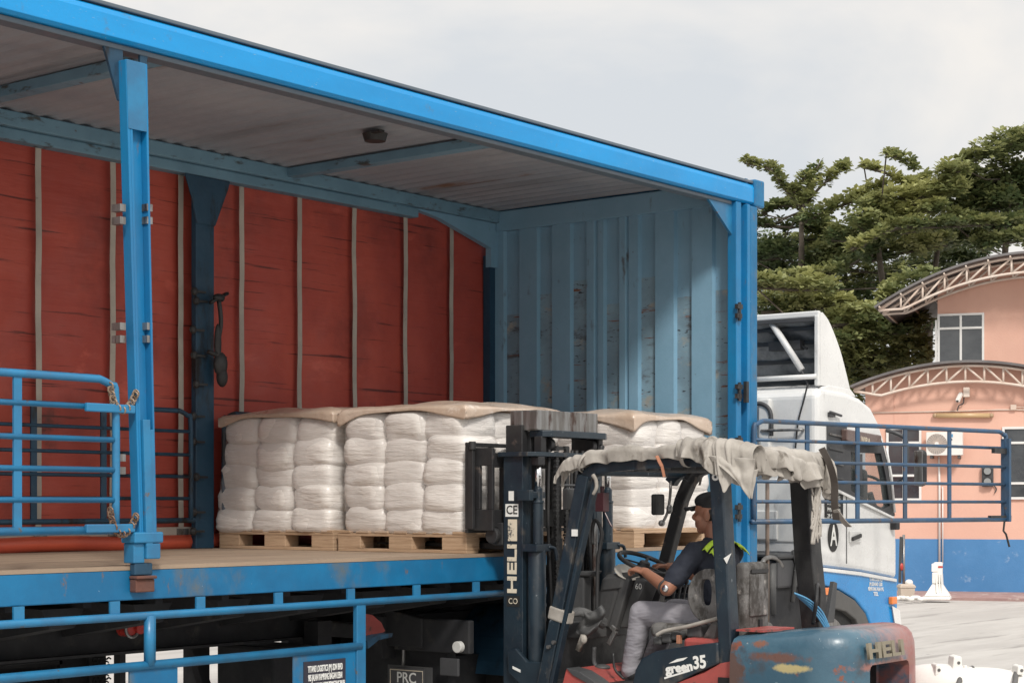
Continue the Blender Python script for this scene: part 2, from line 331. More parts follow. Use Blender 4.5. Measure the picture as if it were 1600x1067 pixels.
# roof: corrugated sheet, ridges across the trailer
b = MB(); prof = []; x = XA
while x < 11.75:
    for dx, dz in ((0, 0), (.035, .016), (.085, .016), (.12, 0)): prof.append((x+dx, ZR-.03+dz))
    x += .155
b.grid(lambda a, c: (prof[round(a*(len(prof)-1))][0], Y0+.03+c*(Y1-Y0-.05), prof[round(a*(len(prof)-1))][1]+.006*math.sin(c*PI)), len(prof)-1, 6)
b.build('roof_sheet', m_ceil, TR, solid=.003)
b = MB(); b.box(XA, Y0+.13, ZR+.004, 11.86, Y1, ZR+.02); b.build('roof_skin', m_roof, TR)
b = MB()
for xx in (.72, 3.57, 6.42, 9.27): b = MB(); b.box(xx-.05, Y0+.12, 4.10, xx+.05, Y1-.12, 4.165); b.build('roof_bow', m_head, TR, bevel=.005)
# near roof rail
pr = [(Y0-.02, 4.015), (Y0-.02, 4.12), (Y0-.012, 4.145), (Y0+.01, 4.16), (Y0+.09, 4.16), (Y0+.09, 4.0), (Y0, 4.0)]
b = MB(); b.prism(pr, 'x', XA, 11.90); b.build('near_roof_rail', m_blue, TR, bevel=.003)
b = MB(); b.box(XA, Y0-.014, 4.1625, 11.88, Y0+.12, 4.182); b.box(XA, Y0+.092, 3.975, 11.6, Y0+.12, 4.16); b.box(XA, Y0+.02, 3.972, 11.6, Y0+.1, 3.998); b.build('rail_capping', M('capping_grey', (.10, .13, .16), .5), TR, bevel=.004)
b = MB(); b.box(11.86, Y0-.035, 3.985, 12.0, Y0+.12, 4.195); b.build('corner_casting', m_deckb, TR, bevel=.015)
# far roof rail, two steps
b = MB(); b.box(XA, Y1-.16, 4.07, 11.75, Y1-.02, 4.168); b.box(XA, Y1-.12, 3.995, 10.72, Y1-.02, 4.068); b.build('far_roof_rail', m_head, TR, bevel=.008)
p1 = aY(690, 345, Y1-.13); p2 = aY(752, 384, Y1-.13)
b = MB(); b.prism([(10.3, 4.068), (11.74, 4.068), (11.74, 3.70), (11.64, 3.70), (11.64, p2.z), (p1.x, p1.z+.02), (10.6, p1.z+.07)], 'y', Y1-.115, Y1-.06)
b.build('far_corner_gusset', m_inbl, TR)
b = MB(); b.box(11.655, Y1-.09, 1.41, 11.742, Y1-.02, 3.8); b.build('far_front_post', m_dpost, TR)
# bulkhead: raised and recessed vertical panels
XB = 11.75
us = [(762, 0), (776, 1), (791, 2), (814, 1), (843, 2), (865, 1), (895, 2), (919, 1), (932, 0), (937, 1), (947, 2), (970, 1), (981, 0), (985, 1), (1001, 2), (1026, 1), (1057, 2), (1083, 1), (1117, 2), (1150, 1)]
b = MB(); ys = [aX(u, 500, XB).y for u, k in us]; ys[0] = Y1-.03; ys[-1] = Y0+.02
for i in range(len(us)-1):
    k = us[i][1]; x = XB - (0, .022, 0)[k] if k != 2 else XB+.012
    xn = XB - (0, .022, 0)[us[i+1][1]] if us[i+1][1] != 2 else XB+.012
    b.cur = 1 if k == 2 else 0; zs = 3.42+.12*math.sin(i*2.3)
    b.add([(x, ys[i], 1.4), (x, ys[i+1]+.012, 1.4), (x, ys[i+1]+.012, zs), (x, ys[i], zs)], [(0, 1, 2, 3)]); b.cur = 0
    b.add([(x, ys[i], zs), (x, ys[i+1]+.012, zs), (x, ys[i+1]+.012, 4.0), (x, ys[i], 4.0)], [(0, 1, 2, 3)])
    b.cur = 0
    b.add([(x, ys[i+1]+.012, 1.4), (xn, ys[i+1], 1.4), (xn, ys[i+1], 4.0), (x, ys[i+1]+.012, 4.0)], [(0, 1, 2, 3)])
b.build('bulkhead', [m_inbl, m_indirt], TR)
b = MB(); b.box(XB+.02, Y0, 1.2, XB+.05, Y1, 4.19); b.build('bulkhead_skin', m_deckb, TR)
b = MB(); b.box(XB-.05, Y0+.1, 4.0, XB+.018, Y1-.12, 4.165); b.build('bulkhead_header', m_inbl, TR, bevel=.006)
b = MB(); pz = aY(1100, 300, Y0+.03)
b.prism([(11.25, 3.998), (11.72, 3.998), (11.72, 3.72), (11.66, 3.72)], 'y', Y0+.03, Y0+.05); b.build('near_corner_gusset', m_rail, TR)
# near front post
b = MB(); b.box(11.62, Y0-.01, 1.235, 11.69, Y0+.07, 3.995); b.box(11.69, Y0+.02, 1.235, 11.75, Y0+.07, 3.995); b.box(11.75, Y0-.03, 1.0, 11.79, Y0+.07, 3.99)
b.build('near_front_post', m_post, TR, bevel=.006)
b = MB(); b.box(11.79, Y0-.03, 1.0, 11.90, Y0+.08, 3.985); b.build('front_corner_post', m_deckb, TR, bevel=.012)
for v in (487, 612, 695, 800):
    p = aY(1154, v, Y0-.02); b = MB(); b.box(p.x-.04, Y0-.035, p.z-.05, p.x+.03, Y0-.011, p.z-.015); b.box(p.x-.04, Y0-.04, p.z+.02, p.x+.03, Y0-.011, p.z+.055); b.cyl((p.x, Y0-.03, p.z-.07), (p.x, Y0-.03, p.z+.07), .012)
    if v == 612: b.box(p.x+.05, Y0-.06, p.z-.08, p.x+.085, Y0-.032, p.z+.08)
    b.build('hinge', m_black, TR)
# near sliding post (a channel)
PT = Vector((5.763, Y0, 3.99)); PB = Vector((5.838, Y0-.02, 1.55))
def onp(t, dx, dy): p = PT.lerp(PB, t); dx *= 1.22-.255*t; return Vector((p.x+dx, p.y+dy, p.z))
b = MB()
def pbar(x0, x1, y0, y1, t0, t1):
    vs = [onp(t, x, y) for t in (t1, t0) for x, y in ((x0, y0), (x1, y0), (x1, y1), (x0, y1))]
    b.add(vs, [(0, 3, 2, 1), (4, 5, 6, 7), (0, 1, 5, 4), (1, 2, 6, 5), (2, 3, 7, 6), (3, 0, 4, 7)])
pbar(-.002, .012, -.03, .032, .03, 1.0); pbar(.100, .112, -.03, .032, .03, 1.0); pbar(.012, .100, .012, .022, .03, 1.0)
pbar(.012, .026, -.0295, -.022, .03, 1.0)
b.build('sliding_post', m_post, TR, bevel=.004)
b = MB(); pbar(.0, .0995, -.034, -.0305, .03, .17); pbar(.013, .099, -.0305, .011, .12, .168); b.build('post_head_plate', m_rail, TR, bevel=.004)
b = MB(); pbar(.028, .072, -.045, -.022, .76, 1.02); pbar(.072, .104, -.036, -.0305, .78, 1.0); b.build('locking_bar', m_rail, TR, bevel=.01)
b = MB()
b.prism([(5.66, 4.0), (5.955, 4.0), (5.94, 3.93), (5.915, 3.84), (5.90, 3.84), (5.90, 3.975), (5.79, 3.975), (5.79, 3.72), (5.765, 3.72), (5.70, 3.90)], 'y', Y0+.024, Y0+.04)
b.build('post_top_bracket', m_dpost, TR)
b = MB(); q = PB; b.box(q.x-.05, Y0-.07, 1.52, q.x+.135, Y0+.04, 1.575); b.build('post_clamp', m_rail, TR, bevel=.008)
b = MB(); b.box(q.x-.04, Y0-.05, 1.42, q.x+.03, Y0+.03, 1.52); b.box(q.x+.031, Y0-.065, 1.44, q.x+.12, Y0+.03, 1.519); b.build('post_lower_clamp', m_rail, TR, bevel=.006)
b = MB(); b.box(q.x-.03, Y0-.045, 1.36, q.x+.085, Y0-.005, 1.42); b.build('post_socket', m_dpost, TR, bevel=.006)
b = MB(); b.box(q.x-.03, Y0-.055, 1.275, q.x+.09, Y0-.004, 1.34); b.box(q.x-.035, Y0-.07, 1.341, q.x+.095, Y0-.004, 1.357); b.build('rusty_foot', M('rusty_steel', (.16, .055, .035), .8, var=(.10, .05, .04), bump=.3), TR, bevel=.006)
for v in (325, 345, 510, 530, 715, 735):
    for uu in (189, 231):
        p = aY(uu, v, Y0-.02); b = MB(); b.box(p.x-.018, Y0-.035, p.z-.018, p.x+.018, Y0+.03, p.z+.018); b.build('hinge_lug', m_steel, TR)
# far sliding post
p = aY(318, 500, Y1-.12).x
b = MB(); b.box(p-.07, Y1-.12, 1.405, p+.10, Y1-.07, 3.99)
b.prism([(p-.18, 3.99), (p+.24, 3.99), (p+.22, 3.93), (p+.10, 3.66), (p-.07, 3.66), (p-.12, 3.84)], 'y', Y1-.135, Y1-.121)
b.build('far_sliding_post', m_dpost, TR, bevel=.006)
b = MB(); pp = aY(342, 470, Y1-.2)
b.tube(crom([pp, pp+Vector((.02, 0, -.15)), pp+Vector((-.01, 0, -.32)), pp+Vector((.02, 0, -.46))]), .016); b.ell(pp+Vector((-.01, 0, -.30)), .03, .02, .14); b.ell(pp+Vector((.015, 0, -.44)), .06, .035, .085); b.ell(pp+Vector((.03, 0, -.53)), .045, .035, .07); b.beam(pp+Vector((-.08, 0, -.02)), pp+Vector((.08, 0, .06)), .03, .02); b.beam(pp+Vector((-.10, 0, -.36)), pp+Vector((.06, 0, -.40)), .03, .025); b.ell(pp+Vector((.0, 0, .02)), .05, .03, .03)
b.build('ratchet_tensioner', m_black, TR, smooth=True)
b = MB()
for k, v in enumerate((455, 470, 515, 555, 600, 650, 690, 745, 800, 830)):
    b = MB(); pp = aY(304+3*math.sin(k*2), v, Y1-.15); b.ell(pp, .03, .02, .03, 8, 6); b.beam(pp, pp+Vector((.1, 0, 0)), .015, .015); b.build('curtain_buckle', m_black, TR)
# red curtain with gentle billow, and its straps
SX = [11.23, 10.66, 10.07, 9.475, 8.89, 8.315, 7.72, 7.12, 6.53, 5.94, 5.34, 4.75, 4.16, 3.56, 2.97, 2.38, 1.78, 1.19, .6]
def bil(x, z):
    k = min(abs(x-s) for s in SX)
    return .030*min(1, k/.25)*(1-((z-2.7)/1.4)**2) + .007*noise.noise(Vector((x*1.7, 0, z*1.5))) + .004*noise.noise(Vector((x*3, 2, z*16)))
b = MB(); b.grid(lambda a, c: (XA+a*(11.72-XA), Y1+.012-bil(XA+a*(11.72-XA), 1.42+c*2.66), 1.26+c*2.81), 300, 60)
CU = b.build('red_curtain', m_curt, TR, smooth=True)
for s in SX:
    b = MB(); pts = []
    b.grid(lambda a, c: (s-.022+a*.044+.002*math.sin(c*19+s*7), Y1-.03-bil(s, 1.5+c*2.5), 1.53+c*2.55), 1, 24); b.build('strap', m_strap, CU, solid=.004)
    b = MB(); b.box(s-.05, Y1-.055, 1.50, s+.05, Y1-.04, 1.545); b.build('strap_buckle', m_steel, CU)
b = MB(); b.box(XA, Y1-.045, 1.50, 8.55, Y1-.028, 1.555); b.build('webbing_strip', m_strap, CU)
b = MB(); b.tube([(XA+i*.3, Y1-.035, 1.452+.008*math.sin(i*1.3)) for i in range(40)], .052, 12); b.build('curtain_hem', M('orange_red_hem', (.60, .10, .05), .5, var=(.5, .08, .045)), CU, smooth=True)
# cage gates
def gate(A, D, L, z0, z1, mat, name, vx=(), rails=5, r=.019, label=None, post=True, brk=()):
    A = Vector(A); D = Vector(D).normalized()
    P = lambda t, z: Vector((A.x+D.x*t, A.y+D.y*t, z))
    b = MB(); c = .10
    b.tube(crom([P(0, z0), P(0, z1-c), P(.03, z1-.03), P(c, z1)], 4) + crom([P(L-c, z1), P(L-.03, z1-.03), P(L, z1-c), P(L, z0)], 4), r, 8)
    b.tube([P(-.03, z0), P(L+.03, z0)], r*1.05, 8)
    G = b.build(name, mat, TR, smooth=True)
    if label: G['label'] = label
    for k in range(1, rails):
        z = z1-(z1-z0)*(k/rails)+(.01 if k == 1 else 0); b = MB(); b.tube([P(0, z), P(L, z)], r*.72, 8); b.build('gate_rail', mat, G, smooth=True)
    for t in vx:
        b = MB(); b.beam(P(t, z0), P(t, z1), .045, .012, up=D.cross(UP)); b.build('gate_upright', mat, G)
    for z in brk:
        b = MB(); b.beam(P(L-.20, z)-D.cross(UP)*-.02, P(L+.10, z)-D.cross(UP)*-.02, .024, .042); b.build('gate_bracket', mat, G, bevel=.006)
    return G
gx1 = 5.70
zt = aY(100, 588, Y0-.03).z; zb = aY(100, 829, Y0-.03).z
G1 = gate((gx1-2.85, Y0-.03, 0), (1, 0, 0), 2.85, zb, zt, m_rail, 'side_gate', [.05+.0, .62, 1.17, 1.72, 2.27], 5, .02, 'bright blue tubular cage gate on the open side', brk=(aY(170, 638, Y0-.03).z, aY(170, 825, Y0-.03).z))
for v, s in ((600, 1), (795, -1)):
    p = aY(172, v, Y0-.05); b = MB(); pts = crom([p, p+Vector((.03, 0, -.10)), p+Vector((.10, 0, -.12)), p+Vector((.16, 0, -.04))], 5)
    pts = crom(pts[::3]+[pts[-1]], 3)
    for i in range(len(pts)-1):
        m_ = (pts[i]+pts[i+1])/2; b.ring(m_, (0, 1, 0) if i % 2 else (1, .2, .2), .017, .0045, 10, 5)
    b.build('chain', M('rusty_chain', (.35, .27, .2), .6, .5, var=(.2, .12, .08)), G1)
za = aY(250, 640, Y1-.2).z; zc_ = aY(250, 813, Y1-.2).z
XG = aY(298, 700, Y1-.2).x
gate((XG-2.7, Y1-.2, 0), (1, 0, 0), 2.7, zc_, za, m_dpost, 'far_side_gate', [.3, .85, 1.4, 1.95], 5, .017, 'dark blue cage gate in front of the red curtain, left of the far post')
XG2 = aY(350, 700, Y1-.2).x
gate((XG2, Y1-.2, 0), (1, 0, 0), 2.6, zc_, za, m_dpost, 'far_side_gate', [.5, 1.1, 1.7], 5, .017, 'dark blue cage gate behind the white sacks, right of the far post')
# opened gate at the front, swung out past the cab
A = aY(1178, 700, Y0-.06); a_ = math.radians(49.5); Dg = RT*math.sin(a_) + FW*math.cos(a_)
za = ZC + (HZ-657)*A.xy.length/A.xy.length*0 + (HZ-657)/FPX*(A-C0).dot(FW); zb = ZC + (HZ-815)/FPX*(A-C0).dot(FW)
OG = gate((A.x, A.y, 0), Dg, 3.30, zb, za, m_gate, 'open_gate', [.62, 1.24, 1.86, 2.47], 5, .019, 'blue tubular cage gate swung open past the white cab')
L = 3.30; e = Vector((A.x, A.y, 0))+Dg*L
b = MB(); b.beam((e.x, e.y, zb-.02), (e.x, e.y, za-.06), .085, .03, up=Dg); b.build('gate_edge_plate', m_gate, OG)
b = MB(); b.beam(e+Vector((-.28, -.0, za-.17))-Dg*.0, e+Vector((.03, 0, za-.17)), .03, .045); b.beam(e-Dg*.25+UP*(zb+.01), e+Dg*.06+UP*(zb+.01), .03, .05)
b.tube([e+UP*(zb)-Dg*.02, e+UP*(zb-.10)-Dg*.04, e+UP*(zb-.13)-Dg*.0, e+UP*(zb-.24)+Dg*.05], .010, 6); b.build('gate_latch', m_black, OG)
# side guard rails below the deck
b = MB(); YG = Y0-.02
zg1 = 1.155; zg2 = .905
b.tube([(XA, YG, zg1), (11.3, YG, zg1)], .021, 10); b.build('guard_rail', m_rail, TR, smooth=True)
xe = aY(563, 1000, YG).x
b = MB(); b.tube([(XA, YG, zg2), (xe, YG, zg2)], .024, 10); b.build('guard_rail', m_rail, TR, smooth=True)
for u in (30, 180, 314, 436, 549, 652, 745): 
    xx = aY(u, 940, YG).x; b = MB(); b.box(xx-.03, YG+.0, zg1, xx+.03, YG+.012, 1.235); b.build('guard_hanger', m_rail, TR)
for u in (237,): 
    xx = aY(u, 1000, YG).x; b = MB(); b.beam((xx, YG+.005, zg2), (xx, YG+.005, zg1), .05, .02, up=(1, 0, 0)); b.cyl((xx-.02, YG-.005, zg2), (xx-.02, YG-.005, zg1), .028, n=10); b.build('guard_upright', m_rail, TR, smooth=True)
b = MB(); b.box(xe-.04, YG-.012, .40, xe+.035, YG+.02, zg1); b.build('guard_upright', m_rail, TR, bevel=.004)
x0 = aY(458, 1040, YG).x; b = MB(); b.box(x0, YG-.004, .40, xe-.042, YG+.008, zg2-.02)
SP = b.build('sign_plate', m_deckb, TR, bevel=.003)
pc = aY(514, 1055, YG-.01); b = MB(); bx0 = aY(473, 1040, YG).x; bx1 = aY(538, 1040, YG).x; zt_ = aY(500, 1031, YG).z
b.box(bx0, YG-.010, .58, bx1, YG-.0045, zt_); b.build('sign_board', M('sign_black', (.03, .03, .045), .5), SP)
for k, (s_, w_) in enumerate((('TITANS LOGISTICS (M) SDN BHD', .86), ('985 JALAN KAMPUNG BAGAN LEBAI', .84), ('PERMATANG PAUH, 13500 PERMATANG PAUH', .97), ('PULAU PINANG', .36))):
    text(s_, 'lettering', m_txtw, SP, ((bx0+bx1)/2, YG-.0125, zt_-.045-.048*k), (1, 0, 0), (0, 0, 1), .05, (bx1-bx0)*w_*.97, .001, bold=.0008)
x0 = aY(202, 1050, YG).x; x1 = aY(277, 1050, YG).x
b = MB(); b.box(x0, YG-.004, .40, x1, YG+.01, zg2-.02); RP = b.build('badge_plate', m_deckb, TR, bevel=.003)
b = MB(); b.cyl(((x0+x1)/2+.02, YG-.0045, .66), ((x0+x1)/2+.02, YG-.010, .66), .135, n=40); b.build('round_badge', m_txtk, RP)
text('A', 'badge_letter', m_txtw, RP, ((x0+x1)/2+.02, YG-.0125, .66), (1, 0, 0), (0, 0, 1), .24, None, .001, bold=.006)
# things bolted under the trailer
b = MB(); p = aY(200, 982, 7.75); b.cyl((p.x, 7.72, p.z), (p.x, 7.80, p.z), .042); b.cyl((p.x+.05, 7.70, p.z+.0), (p.x+.05, 7.74, p.z), .03); b.build('marker_lamp', [m_redl], TR, smooth=False)
b = MB(); b.ring((p.x, 7.715, p.z), (0, 1, 0), .044, .009, 24, 6); b.build('lamp_ring', m_steel, TR)
def mesh_panel(x0, x1, z0, z1, y, name):
    b = MB(); d = .034; n = int((x1-x0)/d); m = int((z1-z0)/(d*.6))
    for j in range(m):
        z = z0+j*d*.6
        for i in range(n):
            xo = x0+i*d+(d/2 if j % 2 else 0); b.beam((xo, y, z), (xo+d/2, y, z+d*.33), .008, .008); b.beam((xo+d/2, y, z+d*.33), (xo+d, y, z), .006, .008)
    b.box(x0-.02, y-.01, z0-.03, x0, y+.01, z1+.02); b.box(x1+d/2, y-.01, z0-.03, x1+d/2+.02, y+.01, z1+.02); b.box(x0-.02, y-.01, z1, x1+.04, y+.01, z1+.02)
    return b.build(name, m_under, TR)
xa = aY(142, 1030, 8.7).x; xb = aY(176, 1030, 8.7).x; mesh_panel(xa, xb, .5, .80, 8.7, 'wire_basket')
xa = aY(-60, 1040, 8.7).x; xb = aY(88, 1040, 8.7).x; mesh_panel(xa, xb, .5, .76, 8.7, 'wire_basket'); b = MB(); b.box(xa-.6, 8.76, .42, xb+.42, 9.1, .80); b.build('dark_backing', m_under, TR)  # dark box added behind the baskets to black out the bright ground
b = MB()
pts = [aY(300, 1010, 8.3), aY(345, 1075, 8.3)]; b.beam(pts[0], pts[1]+Vector((0, 0, -.3)), .06, .06)
b.build('landing_brace', m_under, TR)
xl = aY(183, 1040, 8.0).x; b = MB(); b.box(xl-.02, 7.95, .2, xl+.02, 8.0, .9); b.build('basket_hanger', m_under, TR)
x0 = aY(338, 1040, 8.1).x; x1 = aY(490, 1040, 7.6).x
b = MB(); b.box(x0, 7.6, .42, x1, 8.1, .87); b.build('tool_box', m_under, TR, bevel=.02)
for y in (7.7, 8.8):
    b = MB(); b.box(7.8, y-.06, .12, 7.92, y+.06, 1.0); b.box(7.7, y-.12, .0, 8.02, y+.12, .04); b.build('landing_leg', m_under, TR)
for xx in (.9, 2.2):
    for y in (7.05, 8.95):
        b = MB(); b.cyl((xx, y, .5), (xx, y+.5, .5), .5, n=36); w = b.build('wheel', m_rub, TR, bevel=.04)
        b = MB(); b.cyl((xx, y-.01, .5), (xx, y+.1, .5), .27, n=30); b.build('rim', m_steel, w)
xl = aD(585, 200, 1); pl = aZ(586, 213, 4.15)
b = MB(); b.cyl((pl.x, pl.y, 4.165), (pl.x, pl.y, 4.115), .085, .07, 20); b.box(pl.x-.1, pl.y-.13, 4.15, pl.x-.05, pl.y-.05, 4.165); b.build('roof_lamp', m_black, TR)

# ================================================================ PALLETS AND LOADS
def sack_mb(cx, cy, cz, hx, hy, hz, seed, tz=0):
    b = MB(); rnd = random.Random(seed); ax = rnd.uniform(-.03, .03)
    n, m = 36, 16; e1, e2 = .40, .30; vs = []
    sp = lambda t, e: math.copysign(abs(t)**e, t)
    for j in range(m+1):
        ph = -PI/2+PI*j/m
        for i in range(n):
            th = 2*PI*i/n
            x = hx*sp(math.cos(ph), e2)*sp(math.cos(th), e1); y = hy*sp(math.cos(ph), e2)*sp(math.sin(th), e1); z = hz*sp(math.sin(ph), .75)
            q = noise.noise(Vector((x*5+seed, y*5, z*6)))*.02+noise.noise(Vector((x*9+seed, y*9, z*38)))*.006
            L = math.hypot(x, y)+1e-6; k = 1+q/L*1.3
            x, y = x*k, y*k; x, y = x-ax*y, y+ax*x
            vs.append((cx+x, cy+y, cz+z+.01*noise.noise(Vector((x*4, y*4, seed)))))
    b.add(vs, [(j*n+i, j*n+(i+1) % n, (j+1)*n+(i+1) % n, (j+1)*n+i) for j in range(m) for i in range(n)])
    return b
def pallet(x0, y0, wx, wy, z, label):
    T = thing('wooden_pallet', label, 'pallet', (x0+wx/2, y0+wy/2, z), group='wooden pallets on the trailer floor')
    for i in range(3):
        for j in range(3):
            b = MB(); xx = x0+i*(wx-.13)/2; yy = y0+j*(wy-.2)/2; b.box(xx, yy, z+.02, xx+.13, yy+.2, z+.099); b.build('block', m_pallet, T, bevel=.003)
    for i in range(3):
        b = MB(); xx = x0+i*(wx-.12)/2; b.box(xx, y0+.001, z, xx+.12, y0+wy-.001, z+.0195); b.build('bottom_board', m_pallet, T, bevel=.002)
    b = MB(); b.box(x0-.002, y0-.002, z+.0995, x0+wx+.002, y0+wy+.002, z+.118)
    n = 7
    for i in range(n):
        yy = y0+i*(wy-.11)/(n-1); b.box(x0-.006, yy, z+.1185, x0+wx+.006, yy+.11, z+.135)
    b.build('deck_board', m_pallet, T, bevel=.002)
def load(x0, y0, wx, wy, z, H, label, seed, lean=0., rows=5, droop=.075, flare=.03):
    T = thing('sack_stack', label, 'sack stack', (x0+wx/2, y0+wy/2, z), group='stacks of white sacks on pallets')
    cx, cy = x0+wx/2, y0+wy/2; rh = H/rows; rnd = random.Random(seed)
    def sk(x, y, zz):
        t = (zz-z)/H; k = 1+flare*(1-t)*1.5-.02*t**3
        return cx+(x-cx)*k, cy+(y-cy)*k+lean*(1-t)
    for r in range(rows):
        fr = ((.17, .185, .195, .20, .25), (.19, .17, .20, .19, .25), (.18, .20, .18, .19, .25))[seed % 3]; rh = H*fr[r]; zc = z+H*sum(fr[:r])+rh*(.5 if r < rows-1 else .44)
        for i in range(3):
            for j in range(3):
                if i == 1 and j == 1 and r < rows-1: continue
                x, y = sk(x0+wx*(i+.5)/3, y0+wy*(j+.5)/3, zc)
                b = sack_mb(x+rnd.uniform(-.013, .013), y+rnd.uniform(-.014, .014), zc+rnd.uniform(-.012, .012), wx/6*1.06, wy/6*1.065, rh*(.69 if r < rows-1 else .56), seed*50+r*9+i*3+j)
                b.build('sack', m_sack, T, smooth=True)
    # stretch film round the sides
    b = MB(); n = 120; m = 30
    def fp(a, c):
        th = 2*PI*a; zz = z-.01+c*(H*.98); e = .17
        sp = lambda t: math.copysign(abs(t)**e, t)
        x, y = sk(cx+(wx/2+.012)*sp(math.cos(th)), cy+(wy/2+.012)*sp(math.sin(th)), zz)
        q = .010*noise.noise(Vector((x*3, y*3, zz*22+seed)))+.012*noise.noise(Vector((x*4, y*4, zz*5)))
        return (x+q*(1 if x > cx else -1), y+q*(1 if y > cy else -1), zz)
    b.grid(fp, n, m); b.build('stretch_film', m_film, T, smooth=True)
    # cover sheet draped over the top, its corners hanging
    b = MB(); ex = .10
    def cv(a, c):
        X = -ex+a*(wx+2*ex); Y = -ex+c*(wy+2*ex)
        ox = max(0, -X, X-wx); oy = max(0, -Y, Y-wy); xx = min(max(X, -.018), wx+.018); yy = min(max(Y, -.018), wy+.018)
        cdx = min(abs(X-0), abs(X-wx)) if oy else 9; cdy = min(abs(Y-0), abs(Y-wy)) if ox else 9; cl = max(0, 1-min(cdx if oy > ox else cdy, .42)/.42)
        d = max(ox, oy)*(.28+.55*cl**1.6*droop/.07)
        d *= .9+.5*noise.noise(Vector((xx*3+seed, yy*3, 1)))
        top = .028*math.sin(PI*min(max(X/wx, 0), 1))*math.sin(PI*min(max(Y/wy, 0), 1)) + .022*noise.noise(Vector((X*3.5, Y*3.5, seed)))
        edge = min(1, (max(abs(X/wx-.5), abs(Y/wy-.5))*2)**8)
        return (x0+xx, y0+yy, z+H+.035-max(d, 0)+top*(1-edge*.5)-.025*edge)
    b.grid(cv, 60, 60); b.build('cover_sheet', m_kraft, T, smooth=True, solid=.002)
Zp = ZD+.006
xs = 8.55
pallet(xs, 8.235, 1.05, 1.10, Zp, 'pine pallet under the leftmost stack of white sacks')
pallet(xs, 7.09, 1.05, 1.10, Zp, 'pine pallet under the middle stack of white sacks, left of the forklift mast')
pallet(10.40, 7.09, 1.02, 1.10, Zp, 'pine pallet seen under the forklift canopy in front of the blue bulkhead')
load(xs, 8.24, 1.0, 1.07, Zp+.135, .78, 'leftmost stack of wrapped white sacks, leaning slightly, next to the far post', 3, lean=.05, flare=.02)
load(xs, 7.10, 1.0, 1.06, Zp+.135, .78, 'middle stack of wrapped white sacks beside the forklift mast', 8, droop=.10, flare=.0)
load(10.42, 7.11, 1.0, 1.06, Zp+.135, .80, 'wrapped white sack stack farthest forward, near the blue bulkhead', 13, droop=.14, flare=.0)
# ================================================================ FORKLIFT
XN, XR = 8.55, 9.50
FK = thing('forklift', 'worn navy and red forklift truck with raised mast, parked against the trailer', 'forklift', (9.02, 5.6, 0))
def nx(u, v, X=XN): return aX(u, v, X)
# mast
for (xa, xb, n) in ((8.60, 8.665, 0), (9.375, 9.44, 1)):
    b = MB(); b.box(xa, 6.685, .25, xb, 6.835, 2.02); b.box(xb if n == 0 else xa-.03, 6.685, .25, xb+.03 if n == 0 else xa, 6.70, 2.0); b.box(xb if n == 0 else xa-.03, 6.82, .25, xb+.03 if n == 0 else xa, 6.835, 2.0)
    R_ = b.build('mast_rail', m_flb, FK, bevel=.004)
    if n == 0: NR = R_
for (xa, xb) in ((8.70, 8.755), (9.285, 9.34)):
    b = MB(); b.box(xa, 6.70, .35, xb, 6.82, 2.16); b.build('inner_mast_rail', m_black, FK, bevel=.003)
b = MB(); b.prism([(8.575, 6.63), (8.60, 6.585), (9.42, 6.585), (9.47, 6.63), (9.47, 6.86), (8.575, 6.86)], 'z', 2.005, 2.032); b.build('mast_cross_plate', m_flb, FK, bevel=.003)
b = MB(); b.prism([(8.69, 6.60), (8.74, 6.56), (9.30, 6.56), (9.40, 6.62), (9.40, 6.70), (8.69, 6.70)], 'z', 2.125, 2.165); b.build('upper_cross_plate', m_flb, FK, bevel=.004)
b = MB(); b.box(8.66, 6.62, 2.165, 9.30, 6.83, 2.29); b.box(8.655, 6.615, 2.17, 8.665, 6.68, 2.285); b.box(8.654, 6.73, 2.17, 8.664, 6.78, 2.285); b.build('mast_head', m_steel, FK, bevel=.01)
b = MB(); b.box(8.64, 6.72, 2.03, 8.70, 6.85, 2.20); b.box(8.68, 6.60, 2.03, 8.73, 6.66, 2.13); b.build('mast_head_bracket', m_black, FK, bevel=.006)
b = MB(); b.box(9.28, 6.60, 2.03, 9.33, 6.66, 2.13); b.build('mast_head_bracket', m_black, FK, bevel=.006)
for xx in (8.80, 9.24):
    b = MB(); b.cyl((xx-.02, 6.64, 2.08), (xx+.02, 6.64, 2.08), .045); b.build('chain_sheave', m_black, FK, bevel=.004)
b = MB(); b.ring((9.36, 6.60, 2.055), (0, 1, 0), .055, .02, 20, 8, -.3, PI+.3); b.build('hose_loop', m_black, FK, smooth=True)
for xx, yy in ((8.652, 6.615), (9.39, 6.615)):
    b = MB(); b.cyl((xx, yy, .42), (xx, yy, 1.44), .056, n=24); lc = b.build('lift_cylinder', m_flb, FK, smooth=False, bevel=.004)
    for poly in lc.data.polygons: poly.use_smooth = True
    b = MB(); b.box(xx-.075, yy-.055, 1.425, xx+.075, yy+.06, 1.47); b.tube(crom([(xx+.05, yy-.05, 1.45), (xx+.09, yy-.07, 1.44), (xx+.105, yy-.075, 1.37)], 4), .012, 8); b.build('cylinder_clamp', m_flb, FK, bevel=.01)
    b = MB(); b.cyl((xx+.012, yy, 1.47), (xx+.012, yy, 1.72), .033); b.cyl((xx+.012, yy, 1.71), (xx+.012, yy, 1.81), .028); b.cyl((xx+.012, yy, 1.72), (xx+.012, yy, 1.735), .037); b.build('cylinder_barrel', m_flb, FK, bevel=.002, smooth=False)
    b = MB(); b.cyl((xx+.012, yy, 1.80), (xx+.012, yy, 1.96), .021); b.build('cylinder_rod', m_chrome, FK, smooth=True)
    b = MB(); b.box(xx-.02, yy-.03, 1.95, xx+.045, yy+.03, 2.004); b.build('rod_end', m_black, FK, bevel=.006)
